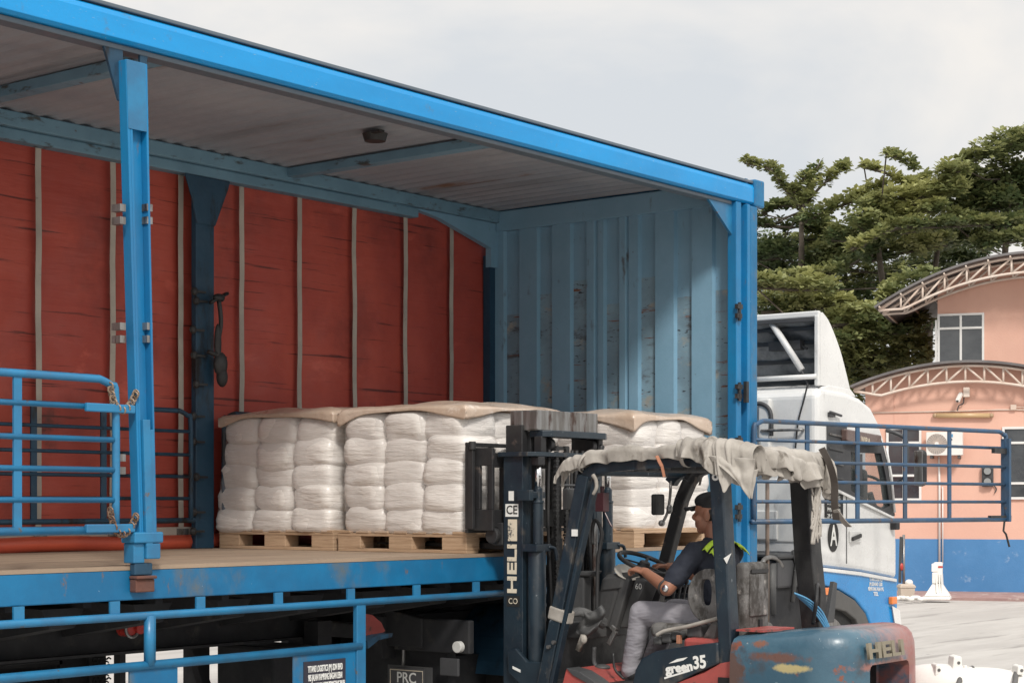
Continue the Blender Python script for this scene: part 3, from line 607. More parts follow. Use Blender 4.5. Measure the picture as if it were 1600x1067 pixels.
def chain(x, y, z0, z1, w, pitch=.026, name='lift_chain', mat=None):
    b = MB(); z = z0; k = 0
    while z < z1:
        d = w if k % 2 else w*.62
        b.box(x-d/2, y-.010, z, x+d/2, y+.010, z+pitch*.86); z += pitch; k += 1
    b.build(name, mat or m_chain, FK)
chain(8.735, 6.665, 1.35, 2.05, .034); chain(9.27, 6.665, 1.0, 2.05, .034)
chain(8.83, 6.60, .8, 2.06, .036, .017, 'corrugated_hose', m_black); chain(8.93, 6.60, .75, 2.06, .036, .017, 'corrugated_hose', m_black)
for k, (x, y, r) in enumerate(((8.78, 6.62, .010), (8.99, 6.60, .010), (9.05, 6.61, .012), (9.13, 6.62, .010), (9.19, 6.60, .014))):
    b = MB(); b.tube(crom([(x, y, .7), (x+.01*(-1)**k, y-.01, 1.1), (x-.008, y, 1.6), (x+.004, y, 2.05)], 6), r, 8); b.build('hydraulic_hose', m_black, FK, smooth=True)
b = MB(); b.cyl((9.0, 6.74, .4), (9.0, 6.74, 1.5), .05); b.build('free_lift_cylinder', m_black, FK, smooth=True)
b = MB(); b.box(8.665, 6.76, .75, 9.375, 6.78, .98); b.box(8.665, 6.80, 1.25, 9.375, 6.83, 1.33); b.build('mast_cross_member', m_black, FK, bevel=.004)
p0 = nx(845, 706, 8.6); b = MB(); b.box(8.56, 6.60, 1.735, 8.60, 6.70, 1.80); b.box(8.60, 6.60, 1.75, 8.72, 6.66, 1.79); b.build('rod_guide', m_flb, FK, bevel=.004)
q = [nx(u, v, 8.585) for u, v in ((796, 1015), (808, 1012), (826, 1033), (850, 1034), (850, 1075), (820, 1072), (797, 1050))]
b = MB(); b.prism([(p.y, p.z) for p in q], 'x', 8.565, 8.597); b.build('mast_bracket', m_flb, FK, bevel=.006)
q = [nx(u, v, 8.562) for u, v in ((801, 1040), (813, 1046), (813, 1050), (801, 1044))]
b = MB(); b.prism([(p.y, p.z) for p in q], 'x', 8.560, 8.564); b.build('bracket_sticker', m_txtw, FK)
# decals on the near rail
def decal(u0, v0, u1, v1, X, mat, name, par, t=.002):
    a = nx(u0, v0, X); c = nx(u1, v1, X); b = MB(); b.box(X-t, a.y, a.z, X-.0004, c.y, c.z); return b.build(name, mat, par)
decal(795, 767, 803, 782, 8.60, m_txtw, 'sticker', NR); decal(790, 787, 810, 807, 8.60, m_txtw, 'sticker', NR); decal(794, 811, 808, 845, 8.60, m_txtc, 'sticker', NR)
p = nx(800, 797, 8.60); text('CE', 'sticker_lettering', m_txtk, NR, (8.5975, p.y, p.z), (0, -1, 0), (0, 0, 1), .075, .085, .0006, bold=.001)
a = nx(801, 926, 8.6); c = nx(801, 850, 8.6)
text('HELI', 'lettering', m_txtc, NR, (8.598, a.y+.0, (a.z+c.z)/2), (0, 0, 1), (0, 1, 0), .098, abs(c.z-a.z), .0012, bold=.003)
decal(792, 930, 812, 948, 8.60, m_txtk, 'emblem', NR); p = nx(802, 939, 8.6); text('CO', 'emblem_lettering', m_txtc, NR, (8.5975, p.y, p.z), (0, -1, 0), (0, 0, 1), .05, .07, .0006)
# carriage, backrest, forks
b = MB()
for (v0, v1, Y_) in ((0, 0, 0),):
    pass
zt, zb_ = 2.07, 1.55
b.box(8.535, 6.87, 1.95, 8.56, 7.03, 2.06); b.box(8.535, 6.87, 1.55, 8.56, 7.03, 1.68); b.box(8.535, 6.97, 1.68, 8.56, 7.03, 1.95); b.box(8.535, 6.87, 1.68, 8.56, 6.905, 1.95)
b.build('carriage_side_plate', m_black, FK, bevel=.004)
b = MB(); b.box(8.56, 6.88, 1.57, 9.50, 6.92, 1.68); b.box(8.56, 6.88, 1.94, 9.50, 6.92, 2.03); b.build('carriage_bar', m_black, FK, bevel=.004)
b = MB()
for xx in (8.50, 8.72, 8.92, 9.12, 9.32, 9.53): b.box(xx, 7.035, 1.56, xx+.03, 7.06, 2.07)
b.box(8.50, 7.035, 2.0702, 9.56, 7.06, 2.095); b.box(8.50, 7.035, 1.535, 9.56, 7.06, 1.559); b.build('load_backrest', m_black, FK, bevel=.003)
b = MB(); b.box(8.49, 6.99, 1.56, 8.515, 7.03, 2.05); b.cyl((8.50, 7.0, 2.05), (8.50, 7.0, 2.10), .022); b.build('backrest_guard', m_black, FK, bevel=.003)
for xx in (8.72, 9.22):
    b = MB(); b.box(xx, 6.93, 1.47, xx+.11, 6.965, 2.0); b.prism([(6.93, 1.47), (6.93, 1.43), (8.0, 1.452), (8.0, 1.462), (6.965, 1.47)], 'x', xx+.001, xx+.109); b.build('fork', m_black, FK, bevel=.003)
b = MB(); b.box(8.60, 6.84, 1.46, 8.70, 6.93, 1.60); b.cyl((8.56, 6.90, 1.52), (8.60, 6.90, 1.52), .05); b.build('carriage_roller', m_black, FK, bevel=.008)
# overhead guard
def leg(pts, w, d, X, name='guard_leg', mat=m_flb, ext=None):
    b = MB(); P = [nx(u, v, X) for u, v in pts]
    for i in range(len(P)-1):
        b.beam(P[i], P[i+1]+(P[i+1]-P[i]).normalized()*.01, d, w, up=(0, 1, 0))
    return b.build(name, mat, FK, bevel=.008)
L1 = leg([(848, 1090), (914, 745)], .085, .06, 8.54)
b = MB(); P0 = nx(864, 1067, 8.52); P1 = nx(932, 748, 8.52); b.beam(P0, P1, .05, .025, up=(0, 1, 0)); b.build('leg_flange', m_flb, L1, bevel=.004)
b = MB(); P0 = nx(869, 970, 8.54); P1 = nx(873, 950, 8.54); d_ = Vector((0, -.028, 0)); b.beam(P0+d_, P1+d_, .075, .145, up=(0, 1, 0)); b.build('tape_band', m_tarp, L1, bevel=.01)
b = MB(); P0 = nx(898, 832, 8.505); b.box(8.500, P0.y-.02, P0.z-.02, 8.509, P0.y+.02, P0.z+.02); b.build('leg_sticker', m_txtw, L1)
for (u, v) in ((858, 1010), (866, 1003)):
    P0 = nx(u, v, 8.505); b = MB(); b.cyl((8.49, P0.y, P0.z), (8.51, P0.y, P0.z), .012); b.build('bolt', m_steel, L1)
L2 = leg([(1124, 720), (1132, 870), (1141, 1035)], .085, .10, 8.57)
P0 = nx(1118, 742, 8.518); text('8', 'painted_number', m_txtw, L2, (8.5165, P0.y, P0.z), (0, -1, 0), (0, 0, 1), .095, None, .0006, bold=.002)
P0 = nx(1136, 872, 8.515); b = MB(); b.add([(8.512, P0.y-.03, P0.z+.03), (8.512, P0.y+.02, P0.z), (8.512, P0.y, P0.z-.03)], [(0, 1, 2)]); b.build('paint_chip', m_txtw, L2, solid=.001)
leg([(1020, 960), (1040, 880), (1066, 780), (1078, 752), (1092, 735), (1110, 728)], .075, .07, 9.47, mat=m_black)
leg([(1255, 745), (1262, 860), (1275, 985)], .12, .13, 9.50, mat=m_black)
b = MB(); ya, yb = 6.15, 5.22
rail = crom([nx(914, 752, 8.55), nx(925, 738, 8.55), Vector((8.55, 6.00, 1.935)), Vector((8.55, 5.6, 1.955)), Vector((8.55, 5.2, 1.96))], 4)
for i in range(len(rail)-1): b.beam(rail[i], rail[i+1]+(rail[i+1]-rail[i]).normalized()*.006, .06, .07)
b.build('roof_side_beam', m_flb, FK, bevel=.004)
b = MB(); rail2 = [p+Vector((.93, 0, 0)) for p in rail]
for i in range(len(rail)-1): b.beam(rail2[i], rail2[i+1]+(rail2[i+1]-rail2[i]).normalized()*.006, .06, .07)
b.build('roof_side_beam', m_flb, FK, bevel=.004)
b = MB(); b.box(8.58, 6.08, 1.88, 9.45, 6.13, 1.95); b.build('roof_cross_beam', m_flb, FK, bevel=.004)
b = MB(); b.box(8.58, 5.19, 1.92, 9.45, 5.25, 1.99); b.build('roof_cross_beam', m_flb, FK, bevel=.004)
b = MB()
for k in range(9):
    y = 5.33+k*.085; b.beam((8.58, y, 1.935), (9.45, y, 1.935), .022, .06)
b.build('guard_slats', m_black, FK, bevel=.002)
# lamps, mirror
p = nx(941, 783, 8.62); b = MB(); b.box(p.x-.03, p.y-.03, p.z-.06, p.x+.03, p.y+.03, p.z+.05); b.cyl((p.x, p.y, p.z+.05), (p.x, p.y, p.z+.09), .012); b.tube(crom([(p.x, p.y-.01, p.z-.05), (p.x, p.y-.05, p.z-.12), (p.x, p.y-.07, p.z-.15)], 4), .006, 6); b.build('work_lamp', m_redl if False else M('dark_red_lamp', (.06, .02, .025), .4), FK, bevel=.01)
p = nx(895, 778, 8.75); b = MB(); b.box(p.x-.08, p.y-.02, p.z-.07, p.x+.08, p.y+.02, p.z+.06); b.box(p.x-.1, p.y+.0, p.z+.07, p.x+.1, p.y+.03, p.z+.085); b.build('head_lamp', m_plas, FK, bevel=.012)
p = nx(1028, 788, 9.25); b = MB(); b.box(p.x-.06, p.y-.015, p.z-.065, p.x+.06, p.y+.015, p.z+.065); b.build('rear_view_mirror', m_black, FK, bevel=.012)
b = MB(); b.tube(crom([nx(1048, 752, 9.3), nx(1047, 775, 9.27), nx(1043, 800, 9.26), nx(1036, 815, 9.25)], 4), .009, 6); b.ell(nx(1046, 795, 9.26), .02, .02, .03); b.ell(nx(1034, 817, 9.25), .025, .02, .02); b.build('mirror_stem', m_steel, FK, smooth=True)
# hand grip hoop on the far front leg
b = MB(); b.tube(crom([nx(u, v, 8.7) for u, v in ((926, 850), (926, 825), (931, 812), (940, 830), (938, 852), (934, 880), (933, 960))], 5), .012, 8); b.build('hose_hoop', m_black, FK, smooth=True)
b = MB(); b.tube([nx(929, 815, 8.95), nx(930, 985, 8.95)], .018, 8); b.build('grab_rail', m_steel, FK, smooth=True)
b = MB(); p = nx(908, 920, 8.85); b.box(p.x-.04, p.y-.05, p.z-.28, p.x+.04, p.y+.05, p.z+.08); b.prism([(p.y-.10, p.z+.08), (p.y+.05, p.z+.08), (p.y+.05, p.z+.11), (p.y-.13, p.z+.115)], 'x', p.x-.05, p.x+.05); b.build('valve_block', m_plas, FK, bevel=.01)
# steering column console
b = MB()
A0 = Vector((9.0, 6.27, 1.285)); A1 = Vector((9.0, 6.36, 1.17)); A2 = Vector((9.0, 6.38, .93))
secs = [(6.20, 1.295, .085, .10), (6.215, 1.265, .105, .115), (6.235, 1.20, .105, .11), (6.262, 1.185, .095, .095), (6.33, .96, .075, .07)]
vs = []; n = 20
for (yy, zz, hx, hy) in secs:
    for i in range(n):
        t = 2*PI*i/n; cx = math.copysign(abs(math.cos(t))**.55, math.cos(t)); cy = math.copysign(abs(math.sin(t))**.55, math.sin(t))
        vs.append((9.0+hx*cx, yy+hy*cy+.0, zz+.25*hy*cy*-.5))
b.add(vs, [(j*n+i, (j+1)*n+i, (j+1)*n+(i+1) % n, j*n+(i+1) % n) for j in range(len(secs)-1) for i in range(n)] + [tuple(range(n)), tuple((len(secs)-1)*n+i for i in range(n))[::-1]])
CN = b.build('steering_console', m_plas, FK, bevel=.004)
b = MB(); b.ell((8.97, 6.165, 1.300), .085, .085, .012, R=Matrix.Rotation(.55, 3, 'X') @ Matrix.Rotation(-.25, 3, 'Y')); b.build('console_lid', M('cream_lid', (.5, .47, .42), .6), CN, smooth=True)
b = MB(); b.beam((8.93, 6.13, 1.27), (8.93, 6.24, .95), .06, .05, up=(1, 0, 0)); b.build('console_cover', m_plas, CN, bevel=.01)
b = MB(); b.prism([(6.10, 1.27), (6.02, 1.25), (6.16, .96), (6.22, .96)], 'x', 8.96, 9.12); b.build('knee_panel', m_plas, CN, bevel=.008)
p = Vector((8.955, 6.065, 1.23)); text('60', 'lettering', m_txtw, CN, (8.957, 6.075, 1.215), (0, -1, 0), (0, 0, 1), .05, None, .0005)
b = MB(); b.cyl((9.02, 6.16, 1.24), (9.02, 6.09, 1.335), .03); b.build('steering_shaft', m_black, CN, smooth=True)
WC = Vector((9.02, 6.07, 1.355)); wa = Vector((0, -.42, 1)).normalized()
b = MB(); b.ring(WC, wa, .165, .014, 40, 10); SW = b.build('steering_wheel', m_black, FK, smooth=True)
b = MB(); b.cyl(WC-wa*.03, WC+wa*.01, .045, .03)
for k in range(3):
    t = 2*PI*k/3+.5; e1 = Vector((1, 0, 0)); e2 = wa.cross(e1); d = e1*math.cos(t)+e2*math.sin(t); b.beam(WC-wa*.01, WC+d*.16, .02, .01)
b.build('wheel_hub', m_black, SW, bevel=.003)
# floor, front clutter, pedals, levers
b = MB(); b.box(8.55, 5.55, .62, 9.5, 6.5, .66); b.box(8.6, 6.44, .62, 9.45, 6.48, .98); b.build('floor_plate', m_black, FK)
b = MB(); b.box(8.72, 6.30, .90, 9.30, 6.44, 1.00)
b.tube(crom([nx(880, 962, 8.6), nx(905, 955, 8.65), nx(925, 962, 8.7), nx(945, 975, 8.8)], 4), .03, 10, jit=.5); b.build('front_cowl', m_plas, FK, bevel=.02)
b = MB(); b.grid(lambda a, c: tuple(nx(905+a*35+6*math.sin(c*5), 950+c*38+7*math.sin(a*4), 8.66+.06*noise.noise(Vector((a*3, c*3, 1))))), 14, 14); b.build('loose_cloth', m_plas, FK, smooth=True, solid=.004)
p = nx(914, 1000, 8.66); b = MB(); b.ell(nx(912, 998, 8.62), .02, .022, .028); b.beam(nx(912, 992, 8.63), nx(903, 1016, 8.63), .02, .03); b.build('rag', m_tarp, FK, smooth=True)
b = MB(); b.beam(nx(962, 985, 8.8), nx(951, 1006, 8.8), .02, .03); b.beam(nx(955, 978, 8.8), nx(962, 985, 8.8), .02, .03); b.build('pedal_arm', m_steel, FK, bevel=.005)
b = MB(); b.tube(crom([nx(928, 1010, 8.8), nx(928, 1035, 8.8), nx(936, 1045, 8.8)], 4), .015, 8); b.ell(nx(941, 1042, 8.8), .05, .05, .02); b.build('brake_pedal', m_plas, FK, smooth=True)
b = MB(); b.tube(crom([nx(958, 1020, 8.7), nx(961, 1045, 8.7), nx(975, 1060, 8.7)], 4), .008, 6); b.build('cable_loop', m_black, FK, smooth=True)
for k, x in enumerate((9.30, 9.36, 9.42)):
    b = MB(); b.cyl((x, 6.1, .9), (x, 6.03, 1.22), .008); b.ell((x, 6.03, 1.235), .018, .018, .022); b.build('control_lever', m_black, FK, smooth=True)
# side cowl, red chassis
q = [nx(u, v, 8.50) for u, v in ((985, 1080), (992, 1046), (1002, 1028), (1023, 1017), (1070, 1009), (1121, 1003), (1123, 1036), (1085, 1052), (1030, 1080))]
b = MB(); b.prism([(p.y, p.z) for p in q], 'x', 8.50, 8.60); SC = b.build('side_cowl', m_flb, FK, bevel=.012, seg=3)
b = MB(); b.prism([(p.y, p.z-.03) for p in q], 'x', 8.602, 9.48); b.build('engine_cover', m_black, FK, bevel=.01)
p = nx(1061, 1043, 8.4985); text('green', 'lettering', m_txtw, SC, (8.4985, p.y, p.z), (0, -1, .17), (0, .17, 1), .072, .185, .0006, bold=.0035)
p = nx(1093, 1036, 8.4985); text('35', 'model_number', m_txtw, SC, (8.4985, p.y, p.z+.004), (0, -1, .17), (0, .1, 1), .098, .085, .0006, bold=.0035)
b = MB(); P0 = nx(1038, 1059, 8.499); P1 = nx(1078, 1047, 8.499); b.beam(P0, P1, .002, .010, up=(0, 0, 1)); b.build('underline', m_txtw, SC)
b = MB(); pts = [nx(u, v, 8.499) for u, v in ((1045, 1036), (1058, 1029), (1075, 1026), (1068, 1031), (1056, 1034))]; b.add([(8.4975, p.y, p.z) for p in pts], [tuple(range(5))]); b.build('leaf_emblem', m_txtw, SC, solid=.001)
q = [nx(u, v, 8.51) for u, v in ((1020, 1090), (1062, 1064), (1100, 1050), (1124, 1036), (1149, 1031), (1149, 1120), (1020, 1120))]
b = MB(); b.prism([(p.y, p.z) for p in q], 'x', 8.512, 9.46); RC = b.build('chassis_body', m_red, FK, bevel=.006)
q = [nx(u, v, 8.51) for u, v in ((878, 1075), (886, 1044), (905, 1050), (925, 1064), (940, 1080))]
b = MB(); b.prism([(p.y, p.z) for p in q], 'x', 8.50, 9.46); b.build('front_fender', m_red, FK, bevel=.006)
b = MB(); q = [nx(u, v, 8.49) for u, v in ((884, 1043), (905, 1049), (925, 1062), (945, 1078), (938, 1082), (915, 1066), (895, 1055))]; b.prism([(p.y, p.z) for p in q], 'x', 8.49, 8.62); b.build('fender_lip', m_plas, FK, bevel=.004)
p = nx(1131, 1062, 8.51); b = MB(); b.box(8.505, p.y-.04, p.z-.08, 8.511, p.y+.035, p.z+.015); b.build('step_hole', m_hole, RC)  # near-black plate, the dark of a hole put into the colour
p = nx(1130, 1050, 8.509); text('TCM', 'lettering', m_txtw, RC, (8.508, p.y, p.z+.004), (0, -1, 0), (0, 0, 1), .03, .055, .0006) if False else None
text('HEAVY', 'lettering', m_txtw, RC, (8.510, nx(1131, 1046, 8.51).y, nx(1131, 1048, 8.51).z), (0, -1, 0), (0, 0, 1), .03, .055, .0006) if False else None
b = MB(); b.box(8.55, 4.6, .25, 9.48, 6.5, .62); b.build('lower_frame', m_red, FK, bevel=.02)
# seat
b = MB(); b.box(8.74, 5.30, .93, 9.26, 5.86, 1.02); ST = b.build('seat', m_seat, FK, bevel=.04, seg=4)
b = MB(); b.tube(crom([nx(1026, 992, 8.62), nx(1040, 985, 8.62), nx(1075, 978, 8.62), nx(1120, 966, 8.62)], 5), .012, 8); b.build('seat_rim', m_tarp, ST, smooth=True)
b = MB(); p = nx(1040, 998, 8.66)
for k, (u, v, s_) in enumerate(((1032, 1000, .03), (1046, 996, .035), (1060, 993, .03), (1090, 985, .05))): b = MB(); pp = nx(u, v, 8.68); b.box(pp.x-.04, pp.y-s_, pp.z-s_*.8, pp.x+.04, pp.y+s_, pp.z+s_*.8); b.build('seat_mechanism', m_plas, FK, bevel=.012)
b = MB(); p = nx(1059, 1000, 8.63); b.box(p.x, p.y-.012, p.z-.02, p.x+.03, p.y+.012, p.z+.03); b.build('orange_fitting', m_orange, FK, bevel=.004)
b = MB(); p = nx(1108, 985, 8.63); b.prism([(p.y+.05, p.z-.05), (p.y-.02, p.z+.06), (p.y-.05, p.z+.03), (p.y-.03, p.z-.06)], 'x', p.x, p.x+.04); b.build('seat_bracket', m_seat, FK, bevel=.008)
b = MB(); b.box(8.70, 5.17, .95, 8.965, 5.25, 1.385); b.build('seat_backrest', m_seat, ST, bevel=.03, seg=4)
b = MB(); b.box(8.735, 5.160, 1.08, 8.93, 5.172, 1.32); b.build('backrest_panel', m_seat, ST, bevel=.012)
b = MB(); b.box(8.74, 5.155, 1.325, 8.925, 5.165, 1.345); b.box(8.83, 5.157, 1.02, 8.86, 5.168, 1.06); b.build('backrest_slot', m_black, ST)
# slotted round hip plate at the seat side
b = MB(); C_ = Vector((8.70, 5.42, 1.19)); n = 40
o_ = [(C_.y+.135*math.cos(2*PI*i/n), C_.z+.155*math.sin(2*PI*i/n)) for i in range(n)]
def inn(i): t = 2*PI*i/n; return (C_.y+.01+.035*math.copysign(abs(math.cos(t))**.6, math.cos(t)), C_.z+.02+.075*math.copysign(abs(math.sin(t))**.8, math.sin(t)))
vs = [(8.69, y, z) for y, z in o_]+[(8.69,)+inn(i) for i in range(n)]+[(8.725, y, z) for y, z in o_]+[(8.725,)+inn(i) for i in range(n)]
b.add(vs, [(i, (i+1) % n, n+(i+1) % n, n+i) for i in range(n)]+[(2*n+i, 3*n+i, 3*n+(i+1) % n, 2*n+(i+1) % n) for i in range(n)]+[(i, 2*n+i, 2*n+(i+1) % n, (i+1) % n) for i in range(n)]+[(n+i, n+(i+1) % n, 3*n+(i+1) % n, 3*n+i) for i in range(n)])
b.build('hip_restraint', m_seat, ST, bevel=.008)
# counterweight with a rear recess
def rrect(x0, x1, y0, y1, r, n=8, ins=0.):
    x0 += ins; x1 -= ins; y0 += ins; y1 -= ins*.0; r = max(.02, r-ins); P = []
    for cx, cy, a0 in ((x0+r, y0+r, PI), (x1-r, y0+r, 1.5*PI)):
        for k in range(n+1): t = a0+.5*PI*k/n; P.append((cx+r*math.cos(t), cy+r*math.sin(t)))
    P += [(x1, y1), (x0, y1)]; return P
def topz(x, y, z):
    t = (5.14-y)/.7
    return z*(1+.028*math.sin(min(max(t, 0), 1)*2.6)) + ((-.035*(1-t)) if z > .8 else 0)
b = MB(); lv = [(.28, .05), (.34, .01), (.60, 0), (.85, 0), (.97, .006), (1.02, .022), (1.05, .05), (1.065, .10)]; vs = []
for z, ins in lv:
    for x, y in rrect(8.47, 9.46, 4.44, 5.14, .24, 8, ins):
        bow = -.05*(1-((x-8.965)/.495)**2) if y < 4.75 else 0
        vs.append((x, y+bow, topz(x, y, z)-(.045 if z > .8 else 0)))
n = 20
b.add(vs, [(j*n+i, j*n+(i+1) % n, (j+1)*n+(i+1) % n, (j+1)*n+i) for j in range(len(lv)-1) for i in range(n)]+[tuple(range(n))[::-1], tuple((len(lv)-1)*n+i for i in range(n))])
wear(m_cw, [((8.47, 4.84, .885), (.02, .14, .022), (.13, .065, .05), .7), ((8.47, 4.95, .96), (.04, .06, .03), (.20, .09, .06), .3), ((8.47, 4.74, .83), (.03, .10, .020), (.42, .35, .17), .6),
 ((8.47, 5.14, .80), (.05, .09, .13), (.10, .06, .05), .4), ((9.46, 4.45, 1.0), (.36, .30, .14), (.33, .17, .15), 1.3), ((9.46, 4.42, .7), (.26, .35, .8), (.27, .10, .09), .7), ((9.0, 4.42, .84), (.30, .12, .022), (.27, .12, .10), .6), ((8.9, 4.9, 1.05), (.3, .3, .03), (.16, .20, .22), .6)])
CWT = b.build('counterweight', m_cw, FK, smooth=True)
cut = MB(); cut.box(8.70, 4.2, .55, 9.17, 4.62, .85); co_ = cut.build('cutter', m_black, None, bevel=.03)
q = CWT.modifiers.new('b', 'BOOLEAN'); q.object = co_; q.operation = 'DIFFERENCE'; q.solver = 'EXACT'
bpy.context.view_layer.update(); dg = bpy.context.evaluated_depsgraph_get()
me = bpy.data.meshes.new_from_object(CWT.evaluated_get(dg)); CWT.modifiers.clear(); CWT.data = me; bpy.data.objects.remove(co_)
md = CWT.modifiers.new('e', 'EDGE_SPLIT'); md.split_angle = .7
b = MB(); b.box(8.71, 4.60, .56, 9.16, 4.615, .845); b.build('recess_back', m_hole, CWT)
b = MB(); pl_ = [(x, y) for x, y in rrect(8.462, 9.578, 4.38, 4.9, .24, 8)][9:-2]
rim = [(9.31+.24*0, 4.38), ]
pass
text('HELI', 'raised_lettering', m_txtg, CWT, (8.845, 4.385, .925), (1, -.02, 0), (0, .12, 1), .115, .40, .008, bold=.004)
b = MB(); b.box(8.56, 5.14, .60, 9.46, 5.50, .955); b.build('radiator_cover', m_red, FK, bevel=.02)
b = MB(); b.grid(lambda a, c: tuple(nx(1150+a*42, 984+2*a, 8.56)+Vector((c*.35, 0, 0))), 3, 3); b.build('rear_deck_sheet', m_red, FK, solid=.01)
# wheels
for x, y, r, w_ in ((8.57, 6.25, .34, .22), (9.26, 6.25, .34, .22), (8.52, 4.95, .30, .2), (9.32, 4.95, .30, .2)):
    b = MB(); b.cyl((x, y, r), (x+w_, y, r), r, n=36); w = b.build('wheel', m_rub, FK, bevel=.03)
    b = MB(); b.cyl((x-.01, y, r), (x+w_+.01, y, r), r*.5, n=24); b.build('rim', m_red, w)
b = MB(); b.tube(crom([(9.25, 5.05, 1.02), (9.20, 5.0, 1.15), (9.30, 5.05, 1.24), (9.42, 5.1, 1.2), (9.44, 5.12, 1.02)], 6), .012, 8); b.build('gas_hose', m_black, FK, smooth=True)
for k in range(4):
    b = MB(); b.tube(crom([(9.12+.02*k, 5.10, 1.20-.01*k), (9.2+.015*k, 5.05, 1.16-.02*k), (9.30+.01*k, 5.02, 1.09-.03*k), (9.36, 5.0, .99-.02*k)], 6), .006, 6); b.build('blue_hose', m_hose, FK, smooth=True)
b = MB(); b.prism([(9.34, 1.02), (9.42, 1.02), (9.46, 1.25), (9.42, 1.26)], 'y', 5.0, 5.03); b.build('deck_strut', m_plas, FK, bevel=.004)

# canvas cover tied over the guard
CV = thing('canvas_cover', 'dirty cream canvas rolled up and tied along the forklift roof guard', 'canvas cover', (9.0, 5.6, 1.98))
def fold(pts, rs, name, seed, amp=.25, n=28, fr=16, twist=3.):
    P = crom(pts, 14); L = len(P); R_ = [rs[0]+(rs[1]-rs[0])*i/(L-1) for i in range(L)] if len(rs) == 2 else [rs[int(i/(L-1)*(len(rs)-1.001))]*(1-(i/(L-1)*(len(rs)-1.001)) % 1)+rs[int(i/(L-1)*(len(rs)-1.001))+1]*((i/(L-1)*(len(rs)-1.001)) % 1) for i in range(L)]
    vs = []; prev = None; b = MB()
    for i, p in enumerate(P):
        d = (P[min(i+1, L-1)]-P[max(i-1, 0)]).normalized(); a = d.cross(UP) if prev is None else prev-d*prev.dot(d); a.normalize(); prev = a; c = d.cross(a)
        for k in range(n):
            t = 2*PI*k/n
            q = 1+amp*noise.noise(Vector((math.cos(t)*2.2+seed, math.sin(t)*2.2, i*.16)))+amp*.45*math.sin(t*3+i*.25*twist+seed)*noise.noise(Vector((i*.3, seed, t)))+amp*.12*noise.noise(Vector((math.cos(t)*5+seed, math.sin(t)*5, i*.4)))+amp*.35*(abs(math.sin(t*2.5+seed+i*.09*twist+.8*noise.noise(Vector((i*.15, t, seed)))))-.5)
            if i in (0, L-1): q *= .4
            vs.append(p+(a*math.cos(t)+c*math.sin(t))*R_[i]*q)
    fs = [(i*n+k, i*n+(k+1) % n, (i+1)*n+(k+1) % n, (i+1)*n+k) for i in range(L-1) for k in range(n)]+[tuple(range(n))[::-1], tuple((L-1)*n+k for k in range(n))]
    b.add(vs, fs); return b.build(name, m_tarp, CV, smooth=True, sub=1)
def sheet(P4, name, amp, seed, nu=24, nv=24, mat=m_tarp, th=.006):
    a, b_, c, d = [Vector(p) for p in P4]; nrm = (b_-a).cross(d-a).normalized()
    b = MB(); b.grid(lambda s, t: tuple(a.lerp(b_, s).lerp(d.lerp(c, s), t)+nrm*amp*(noise.noise(Vector((s*4+seed, t*2.5, seed)))+.6*math.sin(s*11+t*3+seed)*(.3+t)*.6)), nu, nv)
    return b.build(name, mat, CV, smooth=True, solid=th, sub=1)
def drape(path, out, inn, name, seed, wid=.055, pleat=.02, k=14, nv=26, side=(-1, 0, 0), up0=.045):
    P = crom(path, k); L = len(P); b = MB()
    def lerpl(a, t): i = min(int(t*(len(a)-1)), len(a)-2); f = t*(len(a)-1)-i; return a[i]*(1-f)+a[i+1]*f
    def fn(s_, t):
        i = min(int(s_*(L-1)), L-2); f = s_*(L-1)-i; p = P[i].lerp(P[i+1], f); sd = Vector(side).normalized()
        ho = lerpl(out, s_)*(1+.25*noise.noise(Vector((s_*9, seed, 0)))); hi = lerpl(inn, s_)*(1+.25*noise.noise(Vector((s_*8, seed, 4)))); tot = ho+hi+PI*wid*.8; d = t*tot
        w = wid*(1+.25*noise.noise(Vector((s_*7, seed, 2))))
        if d < ho: x, z = w, -(ho-d); e = (ho-d)/max(ho, .01)
        elif d > tot-hi: x, z = -w, -(d-(tot-hi)); e = -z/max(hi, .01)
        else: th = PI*(d-ho)/(tot-ho-hi); x, z = w*math.cos(th), w*.75*math.sin(th); e = 0
        n1 = noise.noise(Vector((s_*13+z*3, z*2.5, seed))); n2 = noise.noise(Vector((s_*30+z*7+seed, z*6, 3)))
        x += pleat*(n1*2.0+.25*n2+.55*math.sin(s_*13+z*16+5*n1+seed))*(.35+abs(e)*1.2)
        z += .012*noise.noise(Vector((s_*18, x*9, seed)))+.010*n1
        return tuple(p+sd*x+UP*(z+up0))
    b.grid(fn, L*2, nv); return b.build(name, m_tarp, CV, smooth=True, solid=.004, sub=1)
drape([nx(872, 752, 8.52), nx(884, 732, 8.52), nx(905, 724, 8.52), nx(945, 713, 8.53), nx(990, 710, 8.53), nx(1030, 711, 8.53), nx(1082, 708, 8.54)], [.03, .045, .05, .06, .055, .045, .05], [.05, .05, .05, .05, .05, .05], 'draped_edge', 1, .04, .007, up0=.018)
drape([nx(1066, 706, 8.53), nx(1100, 704, 8.53), nx(1130, 705, 8.54), nx(1160, 710, 8.58), nx(1186, 716, 8.63)], [.05, .08, .13, .22, .18, .10], [.08, .1, .1, .1], 'draped_edge', 4, .07, .016, up0=.02)
sheet([nx(1105, 712, 8.455), nx(1180, 716, 8.53), nx(1171, 780, 8.52), nx(1152, 752, 8.47)], 'hanging_flap', .022, 2)
sheet([nx(1160, 738, 8.50), nx(1186, 732, 8.58), nx(1174, 780, 8.56), nx(1164, 768, 8.52)], 'hanging_flap', .018, 9, 12, 12)
